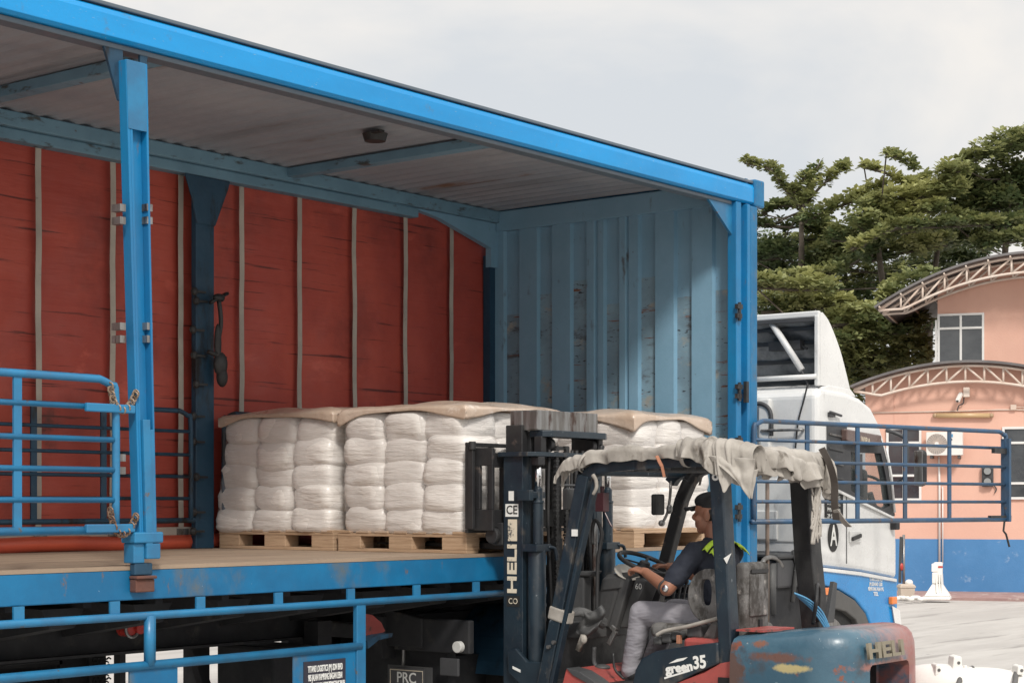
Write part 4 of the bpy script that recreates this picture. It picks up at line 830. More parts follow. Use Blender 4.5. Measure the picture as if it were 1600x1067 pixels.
drape([Vector((8.60, 5.16, 1.985)), Vector((8.85, 5.15, 1.99)), Vector((9.1, 5.14, 1.985)), Vector((9.35, 5.14, 1.975)), Vector((9.50, 5.14, 1.955)), Vector((9.57, 5.16, 1.93))], [.10, .12, .14, .18, .22, .17], [.1, .12, .12, .1], 'draped_edge', 7, .07, .022, side=(0, -1, 0), up0=.0)
drape([Vector((8.70, 5.12, 2.0)), Vector((8.95, 5.09, 1.97)), Vector((9.2, 5.09, 1.93)), Vector((9.42, 5.10, 1.91))], [.05, .09, .09, .06], [.06, .08, .08, .06], 'draped_edge', 17, .045, .022, side=(0, -1, .2), up0=.0)
drape([Vector((9.40, 5.10, 1.965)), Vector((9.50, 5.10, 1.95)), Vector((9.58, 5.13, 1.92))], [.16, .20, .16], [.1, .1, .1], 'draped_edge', 27, .05, .022, side=(0, -1, 0), up0=.0)
drape([Vector((8.62, 5.6, 2.0)), Vector((8.9, 5.45, 2.02)), Vector((9.3, 5.4, 2.01)), Vector((9.55, 5.3, 1.98))], [.03, .05, .05], [.03, .05, .05], 'draped_edge', 37, .05, .02, side=(0, -1, 0), up0=.0)
b = MB(); rnd = random.Random(5)
for k in range(34):
    x = 9.30+rnd.random()*.10; z = 1.86-rnd.random()*.25; L = .06+rnd.random()*.12
    b.tube(crom([(x, 5.08+rnd.uniform(-.01, .01), z), (x+rnd.uniform(-.02, .03), 5.08, z-L*.5), (x+rnd.uniform(-.03, .02), 5.08, z-L)], 3), .006, 5, rs=None)
b.tube(crom([(9.37, 5.085, 1.88), (9.36, 5.08, 1.75), (9.33, 5.08, 1.62), (9.29, 5.08, 1.48)], 6), .018, 7, rs=[.026-.02*i/18 for i in range(19)], jit=.6)
b.build('frayed_fringe', m_tarp, CV, smooth=True)
def strap_loop(C, n_, r, w, mat, name, a0=0, a1=2*PI):
    b = MB(); n_ = Vector(n_).normalized(); e1 = n_.cross(UP).normalized() if abs(n_.z) < .9 else Vector((1, 0, 0)); e2 = n_.cross(e1); m = 24; vs = []
    for i in range(m+1):
        t = a0+(a1-a0)*i/m; p = Vector(C)+(e1*math.cos(t)+e2*math.sin(t))*r; vs += [p-n_*w/2, p+n_*w/2]
    b.add(vs, [(2*i, 2*i+1, 2*i+3, 2*i+2) for i in range(m)]); return b.build(name, mat, CV, smooth=True, solid=.005)
strap_loop(nx(1076, 705, 8.52)+Vector((0, 0, -.01)), (0, 1, .15), .078, .025, m_tarp, 'tie_strap')
strap_loop(nx(915, 722, 8.52), (0, 1, .5), .062, .018, m_tarp, 'tie_strap')
b = MB(); b.beam(nx(1026, 712, 8.46), nx(1034, 728, 8.47), .006, .03, up=(1, 0, 0)); b.beam(nx(1034, 727, 8.47), nx(1038, 745, 8.48), .006, .022, up=(1, 0, 0)); b.build('orange_ribbon', m_orange, CV)
m_dstrap = M('brown_strap', (.10, .085, .075), .8)
b = MB(); S_ = crom([(9.30, 5.02, 2.04), (9.34, 4.99, 1.95), (9.42, 5.0, 1.84), (9.46, 5.02, 1.72), (9.50, 5.03, 1.62)], 6)
for i in range(len(S_)-1): b.beam(S_[i], S_[i+1], .005, .045, up=(0, 1, 0))
b.build('tie_strap', m_dstrap, CV)
b = MB(); S_ = crom([(9.47, 5.02, 1.68), (9.52, 5.0, 1.62), (9.60, 5.0, 1.58)], 6)
for i in range(len(S_)-1): b.beam(S_[i], S_[i+1], .005, .04, up=(0, 1, 0))
b.build('tie_strap', m_tarp, CV)
b = MB()
for uu, v0, v1, X in ((976, 704, 735, 8.6), (1088, 745, 760, 9.3), (1096, 745, 758, 9.3)): b.beam(nx(uu, v0, X), nx(uu-3, v1, X), .004, .02, up=(1, 0, 0))
b.build('hanging_tie', m_dstrap, CV)
b = MB(); b.tube(crom([nx(926, 742, 8.49), nx(931, 750, 8.49), nx(932, 762, 8.49), nx(927, 772, 8.49)], 5), .011, 8, rs=None, jit=.5); b.build('knotted_end', m_tarp, CV, smooth=True)

# ================================================================ DRIVER
PE = thing('person', 'seated driver in navy shirt, grey trousers and black cap with a hand on the wheel', 'person', (9.02, 5.6, 1.0))
def caps(b, p, q, r0, r1, n=14):
    p = Vector(p); q = Vector(q); b.ell(p, r0, r0, r0, n, 8); b.ell(q, r1, r1, r1, n, 8); b.tube([p, q], r0, n, rs=[r0, r1])
SHL, SHR = Vector((8.845, 5.60, 1.425)), Vector((9.205, 5.57, 1.425))
ELL, WRL = Vector((8.70, 5.70, 1.225)), Vector((8.825, 5.93, 1.305))
ELR, WRR = Vector((9.31, 5.72, 1.22)), Vector((9.16, 5.97, 1.33))
HPL, HPR = Vector((8.92, 5.58, 1.03)), Vector((9.12, 5.58, 1.03))
KNL, KNR = Vector((8.86, 5.985, 1.065)), Vector((9.22, 5.99, 1.06))
ANL, ANR = Vector((8.86, 6.07, .715)), Vector((9.2, 6.15, .74))
HD = Vector((9.005, 5.60, 1.655))
b = MB()
hr = Matrix.Rotation(math.radians(10), 3, 'Z')
def H(x, y, z): return HD+hr @ Vector((x, y, z))
b.ell(H(0, -.005, .03), .075, .094, .085, 20, 14, hr); b.ell(H(0, .025, -.04), .058, .066, .075, 18, 12, hr)       # skull, face and jaw
b.ell(H(0, .05, -.095), .032, .03, .022, 12, 8, hr); b.ell(H(0, .093, -.018), .013, .022, .022, 10, 8, hr); b.tube([H(0, .078, .02), H(0, .105, -.025)], .011, 8, rs=[.009, .013])
b.tube([H(-.022, .080, -.058), H(.022, .080, -.058)], .008, 8); b.tube([H(-.02, .078, -.070), H(.02, .078, -.070)], .009, 8)
for s in (-1, 1):
    b.ell(H(s*.076, -.012, -.012), .012, .022, .034, 10, 8, hr); b.tube([H(s*.045, .07, .025), H(s*.012, .082, .022)], .008, 8); b.ell(H(s*.045, .055, -.03), .02, .025, .022, 10, 8, hr)
caps(b, HD+Vector((0, -.02, -.06)), HD+Vector((0, -.035, -.17)), .052, .06)
caps(b, ELL, WRL, .042, .029); caps(b, ELR, WRR, .042, .029); caps(b, ELL, SHL, .045, .05); caps(b, ELR, SHR, .045, .05)
b.ell((9.02, 5.58, 1.33), .16, .10, .16); b.ell((9.02, 5.57, 1.12), .14, .11, .13); caps(b, (9.02, 5.57, 1.42), (9.02, 5.57, 1.1), .10, .11)
for hp, kn, an in ((HPL, KNL, ANL), (HPR, KNR, ANR)): caps(b, hp, kn, .075, .055); caps(b, kn, an, .052, .036)
def hand(b, w, dirv, side, down):
    d = Vector(dirv).normalized(); dn = Vector(down).normalized(); sd = d.cross(dn).normalized()*side
    c = w+d*.055; caps(b, w, w+d*.02, .027, .025)
    for k in (-1.3, -.4, .4, 1.3): caps(b, w+d*.02+sd*k*.012, w+d*.085+sd*k*.0155, .013, .0115, 10)
    for k, L in ((-1.45, .062), (-.48, .072), (.48, .068), (1.45, .054)):
        r = w+d*.085+sd*k*.0165; m1 = r+(d*.8+dn*.28+sd*k*.05)*L*.5; m2 = m1+(d*.45+dn*.85)*L*.35; m3 = m2+(dn*.95-d*.15)*L*.28
        caps(b, r, m1, .0095, .0088, 8); caps(b, m1, m2, .0088, .008, 8); caps(b, m2, m3, .008, .007, 8)
    t0 = w+d*.03-sd*.026; t1 = t0-sd*.028+d*.03+dn*.012; t2 = t1+d*.028+dn*.018-sd*.002; caps(b, t0, t1, .0125, .0105, 8); caps(b, t1, t2, .0105, .0085, 8)
hand(b, WRL+Vector((.0, .0, .005)), (.02, 1, .22), 1, (.25, 0, -1)); hand(b, WRR, (-.12, 1, .1), -1, (-.2, 0, -1))
BD = b.build('body', m_skin, PE); remesh(BD, .0045, 4)
BD.name = 'body'
b = MB(); b.ell((9.02, 5.575, 1.36), .19, .125, .125, 20, 12); b.ell((9.02, 5.56, 1.2), .165, .135, .17, 20, 12); b.ell((9.02, 5.555, 1.05), .165, .145, .10, 20, 12)
b.tube([(9.015, 5.575, 1.46), (9.01, 5.575, 1.52)], .07, 16, rs=[.095, .062])
for sh, el in ((SHL, ELL), (SHR, ELR)):
    m_ = sh.lerp(el, .72); caps(b, sh, m_, .072, .062); b.ell(m_.lerp(el, .25), .06, .06, .045)
    caps(b, sh, Vector((9.02, 5.575, 1.43)), .07, .08)
SHT = b.build('shirt', m_shirt, PE); remesh(SHT, .008, 5)
q = SHT.modifiers.new('d', 'DISPLACE'); tx = bpy.data.textures.new('folds', 'CLOUDS'); tx.noise_scale = .09; q.texture = tx; q.strength = .022; q.mid_level = .5; q.texture_coords = 'GLOBAL'
# reflective yellow shoulder stripe
for s in (-1, 1):
    for off in (0, 1):
        b = MB(); 
        def fs(a, c, s=s, off=off):
            x = 9.02+s*(.075+.125*a); y = 5.455+off*.047+.034*c; zz = 1.497-.055*a**1.7+.012*math.sin(c*PI)-(5.575-y)**2*2.8+.007
            return (x, y, zz)
        b.grid(fs, 10, 5); b.build('yellow_stripe', m_hivis, SHT, smooth=True, solid=.004)
b = MB()
for hp, kn, an in ((HPL, KNL, ANL), (HPR, KNR, ANR)):
    caps(b, hp, kn, .095, .075, 18); caps(b, kn, an, .073, .055, 18)
b.ell((9.02, 5.58, 1.03), .165, .13, .095)
TRS = b.build('trousers', m_pants, PE); remesh(TRS, .008, 6)
q = TRS.modifiers.new('d', 'DISPLACE'); tx = bpy.data.textures.new('folds2', 'WOOD'); tx.wood_type = 'BANDNOISE'; tx.noise_scale = .10; tx.turbulence = 9; q.texture = tx; q.strength = .003; q.mid_level = .5; q.texture_coords = 'GLOBAL'
for an in (ANL, ANR):
    b = MB(); b.ell(an+Vector((0, .05, -.045)), .042, .115, .04); b.ell(an+Vector((0, -.01, -.02)), .042, .05, .05); b.build('shoe', m_black, PE, smooth=True)
b = MB(); b.ell(H(0, -.008, .075), .082, .102, .058, 22, 12, hr); b.tube([H(0, -.008, .035), H(0, -.008, .075)], .1, 22, rs=[.097, .09], fl=.8)
CP = b.build('cap', m_capm, PE); remesh(CP, .006, 3)
b = MB(); b.grid(lambda a, c: tuple(H((a-.5)*.13*(1-.3*c*c), .085+.075*c*(1-(2*a-1)**2*.35), .048-.012*c-.02*(2*a-1)**2)), 10, 6); b.build('cap_peak', m_capm, CP, smooth=True, solid=.006)
b = MB(); b.ell(H(0, -.035, .005), .079, .075, .06, 18, 10, hr); b.build('hair', m_txtk, PE, smooth=True)
b = MB(); ax = (WRL-ELL).normalized(); wc = WRL.lerp(ELL, .97)
b = MB(); wp = ELL.lerp(WRL, .02); b.ring(wp+ax*.01, ax, .046, .008, 24, 6); WT = b.build('wristband', m_black, PE, smooth=True)
b = MB(); b.ell(wp+Vector((-.046, -.02, .0)), .012, .022, .022); b.build('watch_face', m_chrome, WT, smooth=True)
# ================================================================ TRACTOR UNIT
CB = thing('tractor_unit', 'white and blue tractor cab with roof deflector, coupled in front of the trailer', 'truck', (13, 8.2, 0))
YC = 7.0
def cy(u, v, Y=YC): return aY(u, v, Y)
def side(pts, Y=YC): return [(p.x, p.z) for p in (cy(u, v, Y) for u, v in pts)]
up_ = side([(1276, 862), (1276, 614), (1284, 606), (1322, 613), (1345, 622), (1362, 636), (1374, 660), (1384, 692), (1393, 740), (1399, 790), (1402, 850), (1402, 904), (1345, 893), (1284, 886)])
b = MB(); b.prism(up_, 'y', YC, YC+2.35); BODY = b.build('cab_body', [m_white, m_dgrey], CB, bevel=.045, seg=3)
WIN = [(1329, 706), (1376, 708), (1384, 745), (1390, 790), (1380, 795), (1329, 766)]
def carve(o, cuts):
    for cb in cuts:
        cb.cur = 1; cb.mi = [1]*len(cb.f); cc = cb.build('cutter', [m_white, m_dgrey], None); q = o.modifiers.new('b', 'BOOLEAN'); q.object = cc; q.operation = 'DIFFERENCE'; q.solver = 'EXACT'
        bpy.context.view_layer.update(); me = bpy.data.meshes.new_from_object(o.evaluated_get(bpy.context.evaluated_depsgraph_get())); o.modifiers.clear(); o.data = me; bpy.data.objects.remove(cc)
c1 = MB(); c1.prism(side(WIN), 'y', YC-.2, YC+.3)
c2 = MB(); c2.prism(side([(1300, 690), (1440, 690), (1440, 812), (1300, 812)]), 'y', YC+.06, YC+2.29)
c3 = MB(); c3.prism(side([(1300, 810), (1388, 810), (1388, 900), (1300, 900)]), 'y', YC+.06, YC+2.29)
carve(BODY, [c1, c2, c3])
for pl_ in BODY.data.polygons: pl_.use_smooth = False
xr = cy(1276, 700).x
b = MB()
for k in range(8):
    y = YC+.42+.25*k; b.box(xr-.04, y, 1.95, xr+.01, y+.10, 2.58)
b.box(xr-.012, YC+.12, 1.40, xr+.01, YC+2.2, 1.92); b.build('rear_wall_panel', m_whd, CB, bevel=.012)
p = aX(1222, 672, xr-.03); b = MB(); b.tube(crom([(xr, p.y-.18, p.z), (xr-.05, p.y-.16, p.z), (xr-.05, p.y+.16, p.z), (xr, p.y+.18, p.z)], 4), .012, 8); b.build('grab_handle', m_steel, CB, smooth=True)
b = MB(); p = aX(1187, 655, xr-.04); b.tube(crom([(xr-.04, p.y+.12, p.z-.10), (xr-.04, p.y+.1, p.z+.08), (xr-.04, p.y, p.z+.13), (xr-.04, p.y-.1, p.z+.06), (xr-.04, p.y-.11, p.z-.14)], 6), .018, 8); b.build('intake_loop', m_dgrey, CB, smooth=True)
b = MB(); q_ = [aX(1262, 600, xr-.03), aX(1256, 625, xr-.03), aX(1247, 660, xr-.03), aX(1243, 700, xr-.03)]; b.tube(crom(q_, 5), .007, 6); b.build('rear_cable', m_black, CB, smooth=True)
b = MB(); q_ = [aX(1218, 812, xr-.015), aX(1238, 856, xr-.015)]
b.box(xr-.03, YC+.35, 1.42, xr-.012, YC+.75, 1.66); b.build('rear_hatch', m_whd, CB, bevel=.012)
low = side([(1284, 886), (1345, 893), (1402, 904), (1403, 940), (1402, 966), (1396, 984), (1364, 985), (1354, 958), (1337, 936), (1312, 921), (1284, 914)], YC-.012)
b = MB(); b.prism(low, 'y', YC-.012, YC+2.36); b.build('lower_panel', m_cabbl, CB, bevel=.02, seg=3)
b = MB(); b.prism(side([(1284, 886), (1345, 893), (1402, 904), (1402, 909), (1345, 899), (1284, 892)], YC-.03), 'y', YC-.028, YC+.0); b.build('white_trim', m_white, CB, bevel=.006)
ar = side([(1284, 915), (1312, 922), (1336, 937), (1353, 958), (1363, 986), (1346, 990), (1338, 968), (1322, 955), (1300, 949), (1284, 950)], YC-.02)
b = MB(); b.prism(ar, 'y', YC-.02, YC+.55); b.build('wheel_arch', m_mgrey, CB, bevel=.012)
b = MB(); b.prism(side([(1396, 950), (1405, 955), (1410, 1000), (1404, 1010), (1396, 985), (1364, 987), (1364, 1040), (1410, 1040)], YC-.03), 'y', YC-.03, YC+2.38); b.build('bumper', m_white, CB, bevel=.015)
wx = cy(1300, 1000).x
for (x, y) in ((wx, YC+.03), (wx, YC+2.0)):
    b = MB(); b.cyl((x, y, .5), (x, y+.3, .5), .5, n=40); w = b.build('wheel', m_rub, CB, bevel=.04)
    b = MB(); b.cyl((x, y-.012, .5), (x, y+.05, .5), .28, n=30); b.build('rim', m_steel, w)
# side window, vents, visor
YW = YC-.006
def plate(pts, name, mat, par=CB, Y=YW, th=.004, bev=0., off=0.):
    b = MB(); b.prism(side(pts, Y), 'y', Y-th, Y+off+.003); return b.build(name, mat, par, bevel=bev)
p = cy(1393, 690).x; q_ = side([(1380, 688), (1399, 806)]); b = MB(); b.add([(q_[0][0]+.0, YC+.06, q_[0][1]), (q_[0][0], YC+2.29, q_[0][1]), (q_[1][0], YC+2.29, q_[1][1]), (q_[1][0], YC+.06, q_[1][1])], [(0, 1, 2, 3)]); b.build('windscreen', m_wing, CB)
DR = plate([(1323, 674), (1372, 679), (1378, 690), (1386, 720), (1393, 765), (1398, 806), (1390, 806), (1296, 758), (1292, 757), (1292, 662), (1323, 667)], 'window_surround', m_dgrey, bev=.003)
q_ = [( x, z) for x, z in side(WIN, YW)]; cw_ = MB(); cw_.prism(q_, 'y', YC-.2, YC+.2); carve(DR, [cw_])
b = MB(); q_ = side(WIN, YC+.01); b.add([(x, YC+.01, z) for x, z in q_], [tuple(range(6))]); b.build('side_window', m_wing, CB)
c_ = cy(1362, 762, YC+.35); b = MB(); b.ring((c_.x+.1, YC+.42, c_.z-.05), (.8, 0, .6), .20, .014, 30, 8); b.cyl((c_.x+.1, YC+.42, c_.z-.05), (c_.x+.3, YC+.42, c_.z-.35), .03); b.build('cab_steering_wheel', m_black, CB, smooth=True)
b = MB(); c_ = cy(1322, 760, YC+.4); b.box(c_.x-.1, YC+.2, 1.42, c_.x+.05, YC+.65, 2.02); b.box(c_.x-.08, YC+.32, 2.03, c_.x+.02, YC+.54, 2.2); b.build('cab_seat', m_dgrey, CB, bevel=.04)
for k in range(4): 
    v = 676+k*22; plate([(1295, v), (1317, v+5), (1317, v+8), (1295, v+3)], 'louvre', m_plas if k % 2 else m_steel, Y=YW-.006, th=.008)
b = MB(); b.prism(side([(1322, 670), (1376, 680), (1376, 697), (1326, 690), (1322, 688)], YC-.06), 'y', YC-.07, YC-.012); b.build('window_visor', M('brown_visor', (.13, .085, .075), .25, coat=.5), CB, bevel=.01)
p = cy(1352, 688, YC-.073); text('FUSO', 'visor_lettering', m_txtc, CB, (p.x, YC-.0715, p.z), (1, 0, -.12), (.0, 0, 1), .075, .18, .0006) if False else text('WIRA', 'visor_lettering', m_txtc, CB, (p.x+.01, YC-.0715, p.z+.0), (1, 0, -.10), (0, 0, 1), .07, .17, .0006)
# seen through the side glass: steering wheel hoop and the far window
b = MB(); p = cy(1340, 745, YC-.016); b.ring((p.x+.05, YC-.016, p.z-.12), (0, 1, 0), .17, .006, 24, 5, .4, 2.6, e1=(1, 0, 0)); b.build('reflected_wheel', m_black, CB) if False else None
plate([(1341, 709), (1347, 709), (1347, 758), (1341, 756)], 'window_bar', m_dgrey, Y=YW-.009) 
b = MB(); q_ = [cy(1385, 700, YC-.03), cy(1393, 745, YC-.03), cy(1398, 800, YC-.03)]; b.tube(q_, .012, 6); b.build('pillar_trim', m_white, CB, smooth=True)
plate([(1296, 758), (1395, 807), (1396, 811), (1296, 763)], 'window_ledge', m_white, Y=YW-.008, th=.012, bev=.003)
b = MB(); q_ = [cy(u, v, YC-.004) for u, v in ((1323, 772), (1323, 880))]; b.beam(q_[0], q_[1], .006, .004, up=(0, 1, 0)); b.beam(cy(1324, 666, YC-.004), cy(1290, 660, YC-.004), .006, .004); b.build('door_seam', m_dgrey, CB)
b = MB(); p = cy(1338, 838, YC-.02); b.box(p.x-.10, YC-.02, p.z-.05, p.x+.10, YC-.001, p.z+.05); HP = b.build('handle_recess', m_whd, CB, bevel=.018)
b = MB(); b.beam((p.x-.10, YC-.035, p.z-.02), (p.x+.06, YC-.035, p.z+.01), .02, .035); b.build('door_handle', m_black, CB, bevel=.008)
b = MB(); p = cy(1306, 646, YC-.03); b.beam((p.x-.10, YC-.03, p.z+.01), (p.x+.10, YC-.03, p.z-.015), .02, .02); b.box(p.x-.09, YC-.03, p.z-.03, p.x+.0, YC, p.z+.01); b.build('roof_grip', m_dgrey, CB, bevel=.006)
# stickers on the door
SG = plate([(1289, 768), (1317, 773), (1317, 811), (1289, 808)], 'permit_sticker', m_txtk, th=.003)
for k, s_ in enumerate(('B.D.M 23000 KG', 'B.T.M 42000 KG', 'PMA 16600', '2P 06 1400')):
    p = cy(1303, 775+k*10, YW-.005); text(s_, 'sticker_lettering', m_txtw, SG, (p.x, YW-.0048, p.z-.01), (1, 0, -.06), (0, 0, 1), .045, .22, .0005)
b = MB(); p = cy(1302, 838, YW); n = 30; b.prism([(p.x+.088*math.cos(2*PI*i/n), p.z+.125*math.sin(2*PI*i/n)) for i in range(n)], 'y', YW-.003, YW+.002); AL = b.build('oval_sticker', m_txtk, CB)
text('A', 'oval_lettering', m_txtw, AL, (p.x, YW-.0048, p.z), (1, 0, 0), (0, 0, 1), .24, .12, .0006, bold=.004)
for k, (s_, w_) in enumerate((('TITANS LOGISTICS', .30), ('(M) SDN BHD 13500', .30), ('PERMATANG PAUH P.PG', .36), ('TEL', .12))):
    p = cy(1371, 905+k*7.6, YC-.03); text(s_, 'panel_lettering', m_txtw, CB, (p.x, YC-.0155, p.z), (1, 0, -.05), (0, 0, 1), .045, w_*.8, .0005, bold=.001)
b = MB(); p = cy(1297, 923, YC-.03); b.box(p.x-.09, YC-.035, p.z-.03, p.x+.08, YC-.02, p.z+.03); b.build('side_lamp', m_orl, CB, bevel=.006)
b = MB(); p = cy(1395, 938, YC-.03); b.box(p.x-.05, YC-.05, p.z-.03, p.x+.05, YC-.012, p.z+.035); b.build('corner_lamp', m_orl, CB, bevel=.008)
# mirrors
b = MB(); MX = [cy(1385, 672, YC-.03), cy(1400, 677, YC-.12), cy(1413, 684, YC-.18), cy(1417, 698, YC-.2), cy(1417, 730, YC-.2)]
b.tube(crom(MX, 5), .018, 8); b.tube(crom([cy(1417, 718, YC-.2), cy(1412, 745, YC-.2), cy(1402, 752, YC-.1)], 5), .010, 8); b.build('mirror_arm', m_dgrey, CB, smooth=True)
b = MB(); p = cy(1437, 731, YC-.2); b.box(p.x-.02, YC-.25, p.z-.16, p.x+.07, YC-.15, p.z+.16); b.build('door_mirror', m_black, CB, bevel=.04, seg=3)
b = MB(); b.box(p.x-.03, YC-.24, p.z-.15, p.x-.021, YC-.16, p.z+.15); b.build('mirror_glass', m_steel, CB, bevel=.01)
b = MB(); q_ = [cy(1392, 770, YC-.02), cy(1398, 800, YC-.05), cy(1393, 822, YC-.02)]; b.box(q_[0].x+.02, YC-.06, q_[2].z-.03, q_[0].x+.10, YC-.0, q_[2].z+.05); b.build('wiper_hinge', m_black, CB, bevel=.01)
# roof deflector: a curved shell open at the back
DF = [(1285, 489), (1293, 500), (1302, 520), (1312, 548), (1320, 578), (1327, 607)]
D3 = [cy(u, v, YC+.06) for u, v in DF]; D3 = crom(D3, 5)
b = MB(); m_ = len(D3); xb = cy(1281, 500, YC+.06).x; zb0 = cy(1281, 603, YC+.06).z
vs = [(xb+.0, YC+.06, zb0+(p.z-zb0)) for p in D3]+[(p.x, YC+.06, p.z) for p in D3]
b.add(vs, [(i, i+1, m_+i+1, m_+i) for i in range(m_-1)])
b.add([(x, YC+2.25, z) for x, y, z in vs], [(i, i+1, m_+i+1, m_+i) for i in range(m_-1)])
b.grid(lambda a, c: (D3[round(c*(m_-1))].x+.05*math.sin(a*PI), YC+.06+a*2.19, D3[round(c*(m_-1))].z+.03*math.sin(a*PI)), 16, m_-1)
DFL = b.build('roof_deflector', m_white, CB, smooth=True, solid=.012)
bb = MB(); xs0 = [(max(p.x-.05, xb+.005), p.z-.035) for p in D3]
bb.add([(xb+.0, YC+.075, z) for x, z in xs0]+[(x, YC+.075, z) for x, z in xs0], [(i, i+1, m_+i+1, m_+i) for i in range(m_-1)])
bb.grid(lambda a, c: (xs0[round(c*(m_-1))][0]+.012*math.cos(a*34), YC+.08+a*2.15, xs0[round(c*(m_-1))][1]), 60, m_-1)
bb.build('deflector_lining', m_defin, DFL, smooth=False)
DFL.modifiers.new('e', 'EDGE_SPLIT').split_angle = .8
b = MB(); zt = D3[0].z; b.beam((xb, YC+.06, zt-.01), (xb, YC+2.25, zt-.01), .04, .05); b.beam((xb, YC+.08, zt-.02), (xb, YC+.08, zb0), .04, .05, up=(1, 0, 0)); b.beam((xb, YC+2.23, zt-.02), (xb, YC+2.23, zb0), .04, .05, up=(1, 0, 0)); b.build('deflector_rim', m_white, DFL, bevel=.01)
b = MB()
def inq(u, v, x): return aX(u, v, x)
b.tube([inq(1203, 500, xb+.02), inq(1253, 578, xb+.02)], .028, 10); b.tube([inq(1177, 593, xb-.02), inq(1276, 588, xb-.02)], .022, 10)
b.build('deflector_strut', m_white, DFL, smooth=True)
b = MB()
for k in range(5):
    c = k/4; i = int(c*(m_-1)*.8)+1; b.beam((D3[i].x-.07, YC+.1, D3[i].z-.05), (D3[i].x-.03, YC+2.2, D3[i].z-.03), .03, .03)
b.tube([inq(1178, 503, xb+.1), inq(1192, 515, xb+.1), inq(1262, 545, xb+.15)], .012, 6); b.tube([inq(1262, 500, xb+.1), inq(1279, 520, xb+.1)], .02, 6)
b.tube(crom([inq(1253, 580, xb), inq(1262, 600, xb), inq(1258, 618, xb-.03)], 4), .01, 6); b.box(xb+.1, YC+.3, zb0+.32, xb+.18, YC+.6, zb0+.40); b.build('deflector_ribs', m_dgrey, DFL, bevel=.003)
b = MB(); p0 = cy(1278, 600, YC+.1); b.prism(side([(1284, 604), (1295, 600), (1329, 606), (1340, 620), (1330, 622), (1284, 613)], YC+.05), 'y', YC+.05, YC+2.3); b.build('roof_fairing', m_white, CB, bevel=.02, seg=3)
# behind the cab: chassis, battery box, tank, hoses
b = MB(); b.box(8.5, 7.75, .72, 14.0, 7.82, .99); b.box(8.5, 8.6, .72, 14.0, 8.67, .99); b.box(12.0, 7.05, .6, 12.85, 7.6, 1.05); b.box(11.95, 7.2, 1.0, 12.9, 9.0, 1.30); b.build('tractor_chassis', m_under, CB)
b = MB(); p0 = aX(1190, 868, 12.3); b.box(12.3, 7.02, 1.05, 12.75, 7.55, 1.28); b.box(12.28, 7.0, 1.281, 12.77, 7.57, 1.32); b.build('battery_box', m_dgrey, CB, bevel=.02)
for k, xx in enumerate((12.15, 12.27)):
    b = MB(); b.cyl((xx, 7.06, .85), (xx, 7.06, 1.25), .035); b.build('air_fitting', m_plas, CB, smooth=True)
b = MB(); q_ = aD(1198, 740, 1); pA = cy(1199, 735, 7.05); b.cyl((pA.x, 7.05, .75), (pA.x, 7.05, 2.15), .016); b.build('stand_pipe', M('tan_pipe', (.20, .15, .12), .7), CB, smooth=True)
b = MB(); b.tube(crom([cy(1186, 895, 7.03), cy(1195, 873, 7.03), cy(1212, 872, 7.03), cy(1222, 885, 7.03)], 6), .018, 8); b.build('air_hose', m_steel, CB, smooth=True)
b = MB(); q_ = [cy(1262, 855, 7.0), cy(1255, 870, 7.0), cy(1262, 900, 7.0), cy(1258, 940, 7.0)]; b.tube(crom(q_, 5), .03, 8, jit=.4); b.tube([cy(1240, 860, 7.0), cy(1245, 880, 7.0), cy(1238, 940, 7.0)], .02, 8); b.ell(cy(1262, 852, 7.0), .07, .05, .05); b.build('air_lines', m_plas, CB, smooth=True)
# tractor rear, under the trailer
XT = 9.1
for y in (7.22, 8.78):
    b = MB(); b.cyl((9.75, y, .5), (9.75, y+.5, .5), .5, n=40); w = b.build('wheel', m_rub, CB, bevel=.04)
    b = MB(); b.cyl((9.75, y+.05, .5), (9.75, y+.46, .5), .28, n=30); b.build('rim', m_steel, w)
    b = MB(); n = 20
    pts = [(9.75+.62*math.cos(t), .5+.60*math.sin(t)) for t in [PI*(.05+.9*i/n) for i in range(n+1)]]; pts2 = [(9.75+.60*math.cos(t), .5+.58*math.sin(t)) for t in [PI*(.05+.9*i/n) for i in range(n+1)]]
    b.prism(pts+pts2[::-1], 'y', y-.03, y+.52); b.build('mudguard', m_dpost, CB)
q_ = [(cy(u, v, 7.3).x, cy(u, v, 7.3).z) for u, v in ((566, 985), (566, 958), (578, 960), (592, 972), (598, 985), (590, 990), (566, 998))]
b = MB(); b.prism(q_, 'y', 7.28, 7.32); b.build('red_mud_shield', m_red, CB)
b = MB(); q_ = [(cy(u, v, 7.25).x, cy(u, v, 7.25).z) for u, v in ((564, 1000), (580, 992), (604, 988), (603, 994), (582, 999), (566, 1012))]; b.prism(q_, 'y', 7.2, 7.30); b.build('shield_lip', m_dpost, CB)
b = MB(); pa = aX(565, 1000, 8.72); pb = aX(604, 1000, 8.72); b.box(8.72, pb.y, .3, 8.735, pa.y, 1.0); b.build('mudflap', m_under, CB)
b = MB(); b.tube(crom([aX(580, 945, 8.8), aX(600, 960, 8.8), aX(614, 985, 8.8)], 5), .035, 8); b.tube(crom([aX(592, 945, 8.75), aX(607, 958, 8.75), aX(618, 975, 8.75)], 5), .012, 8); b.build('ribbed_air_pipe', m_dgrey, CB, smooth=True)
b = MB(); b.beam(aX(622, 982, 8.9), aX(700, 950, 9.3), .03, .03); b.build('suspension_link', m_dgrey, CB)
b = MB(); pa = aX(700, 1010, 8.7); b.box(8.6, 7.2, .83, 8.68, 8.9, .93); b.box(8.55, pa.y-.3, .78, 8.6, pa.y+.3, .99); b.prism([(7.45, .99), (7.75, 1.04), (7.80, .93), (7.95, .90), (7.95, .80), (7.45, .80)], 'x', 8.54, 8.6); b.build('rear_cross_member', m_under, CB, bevel=.01)
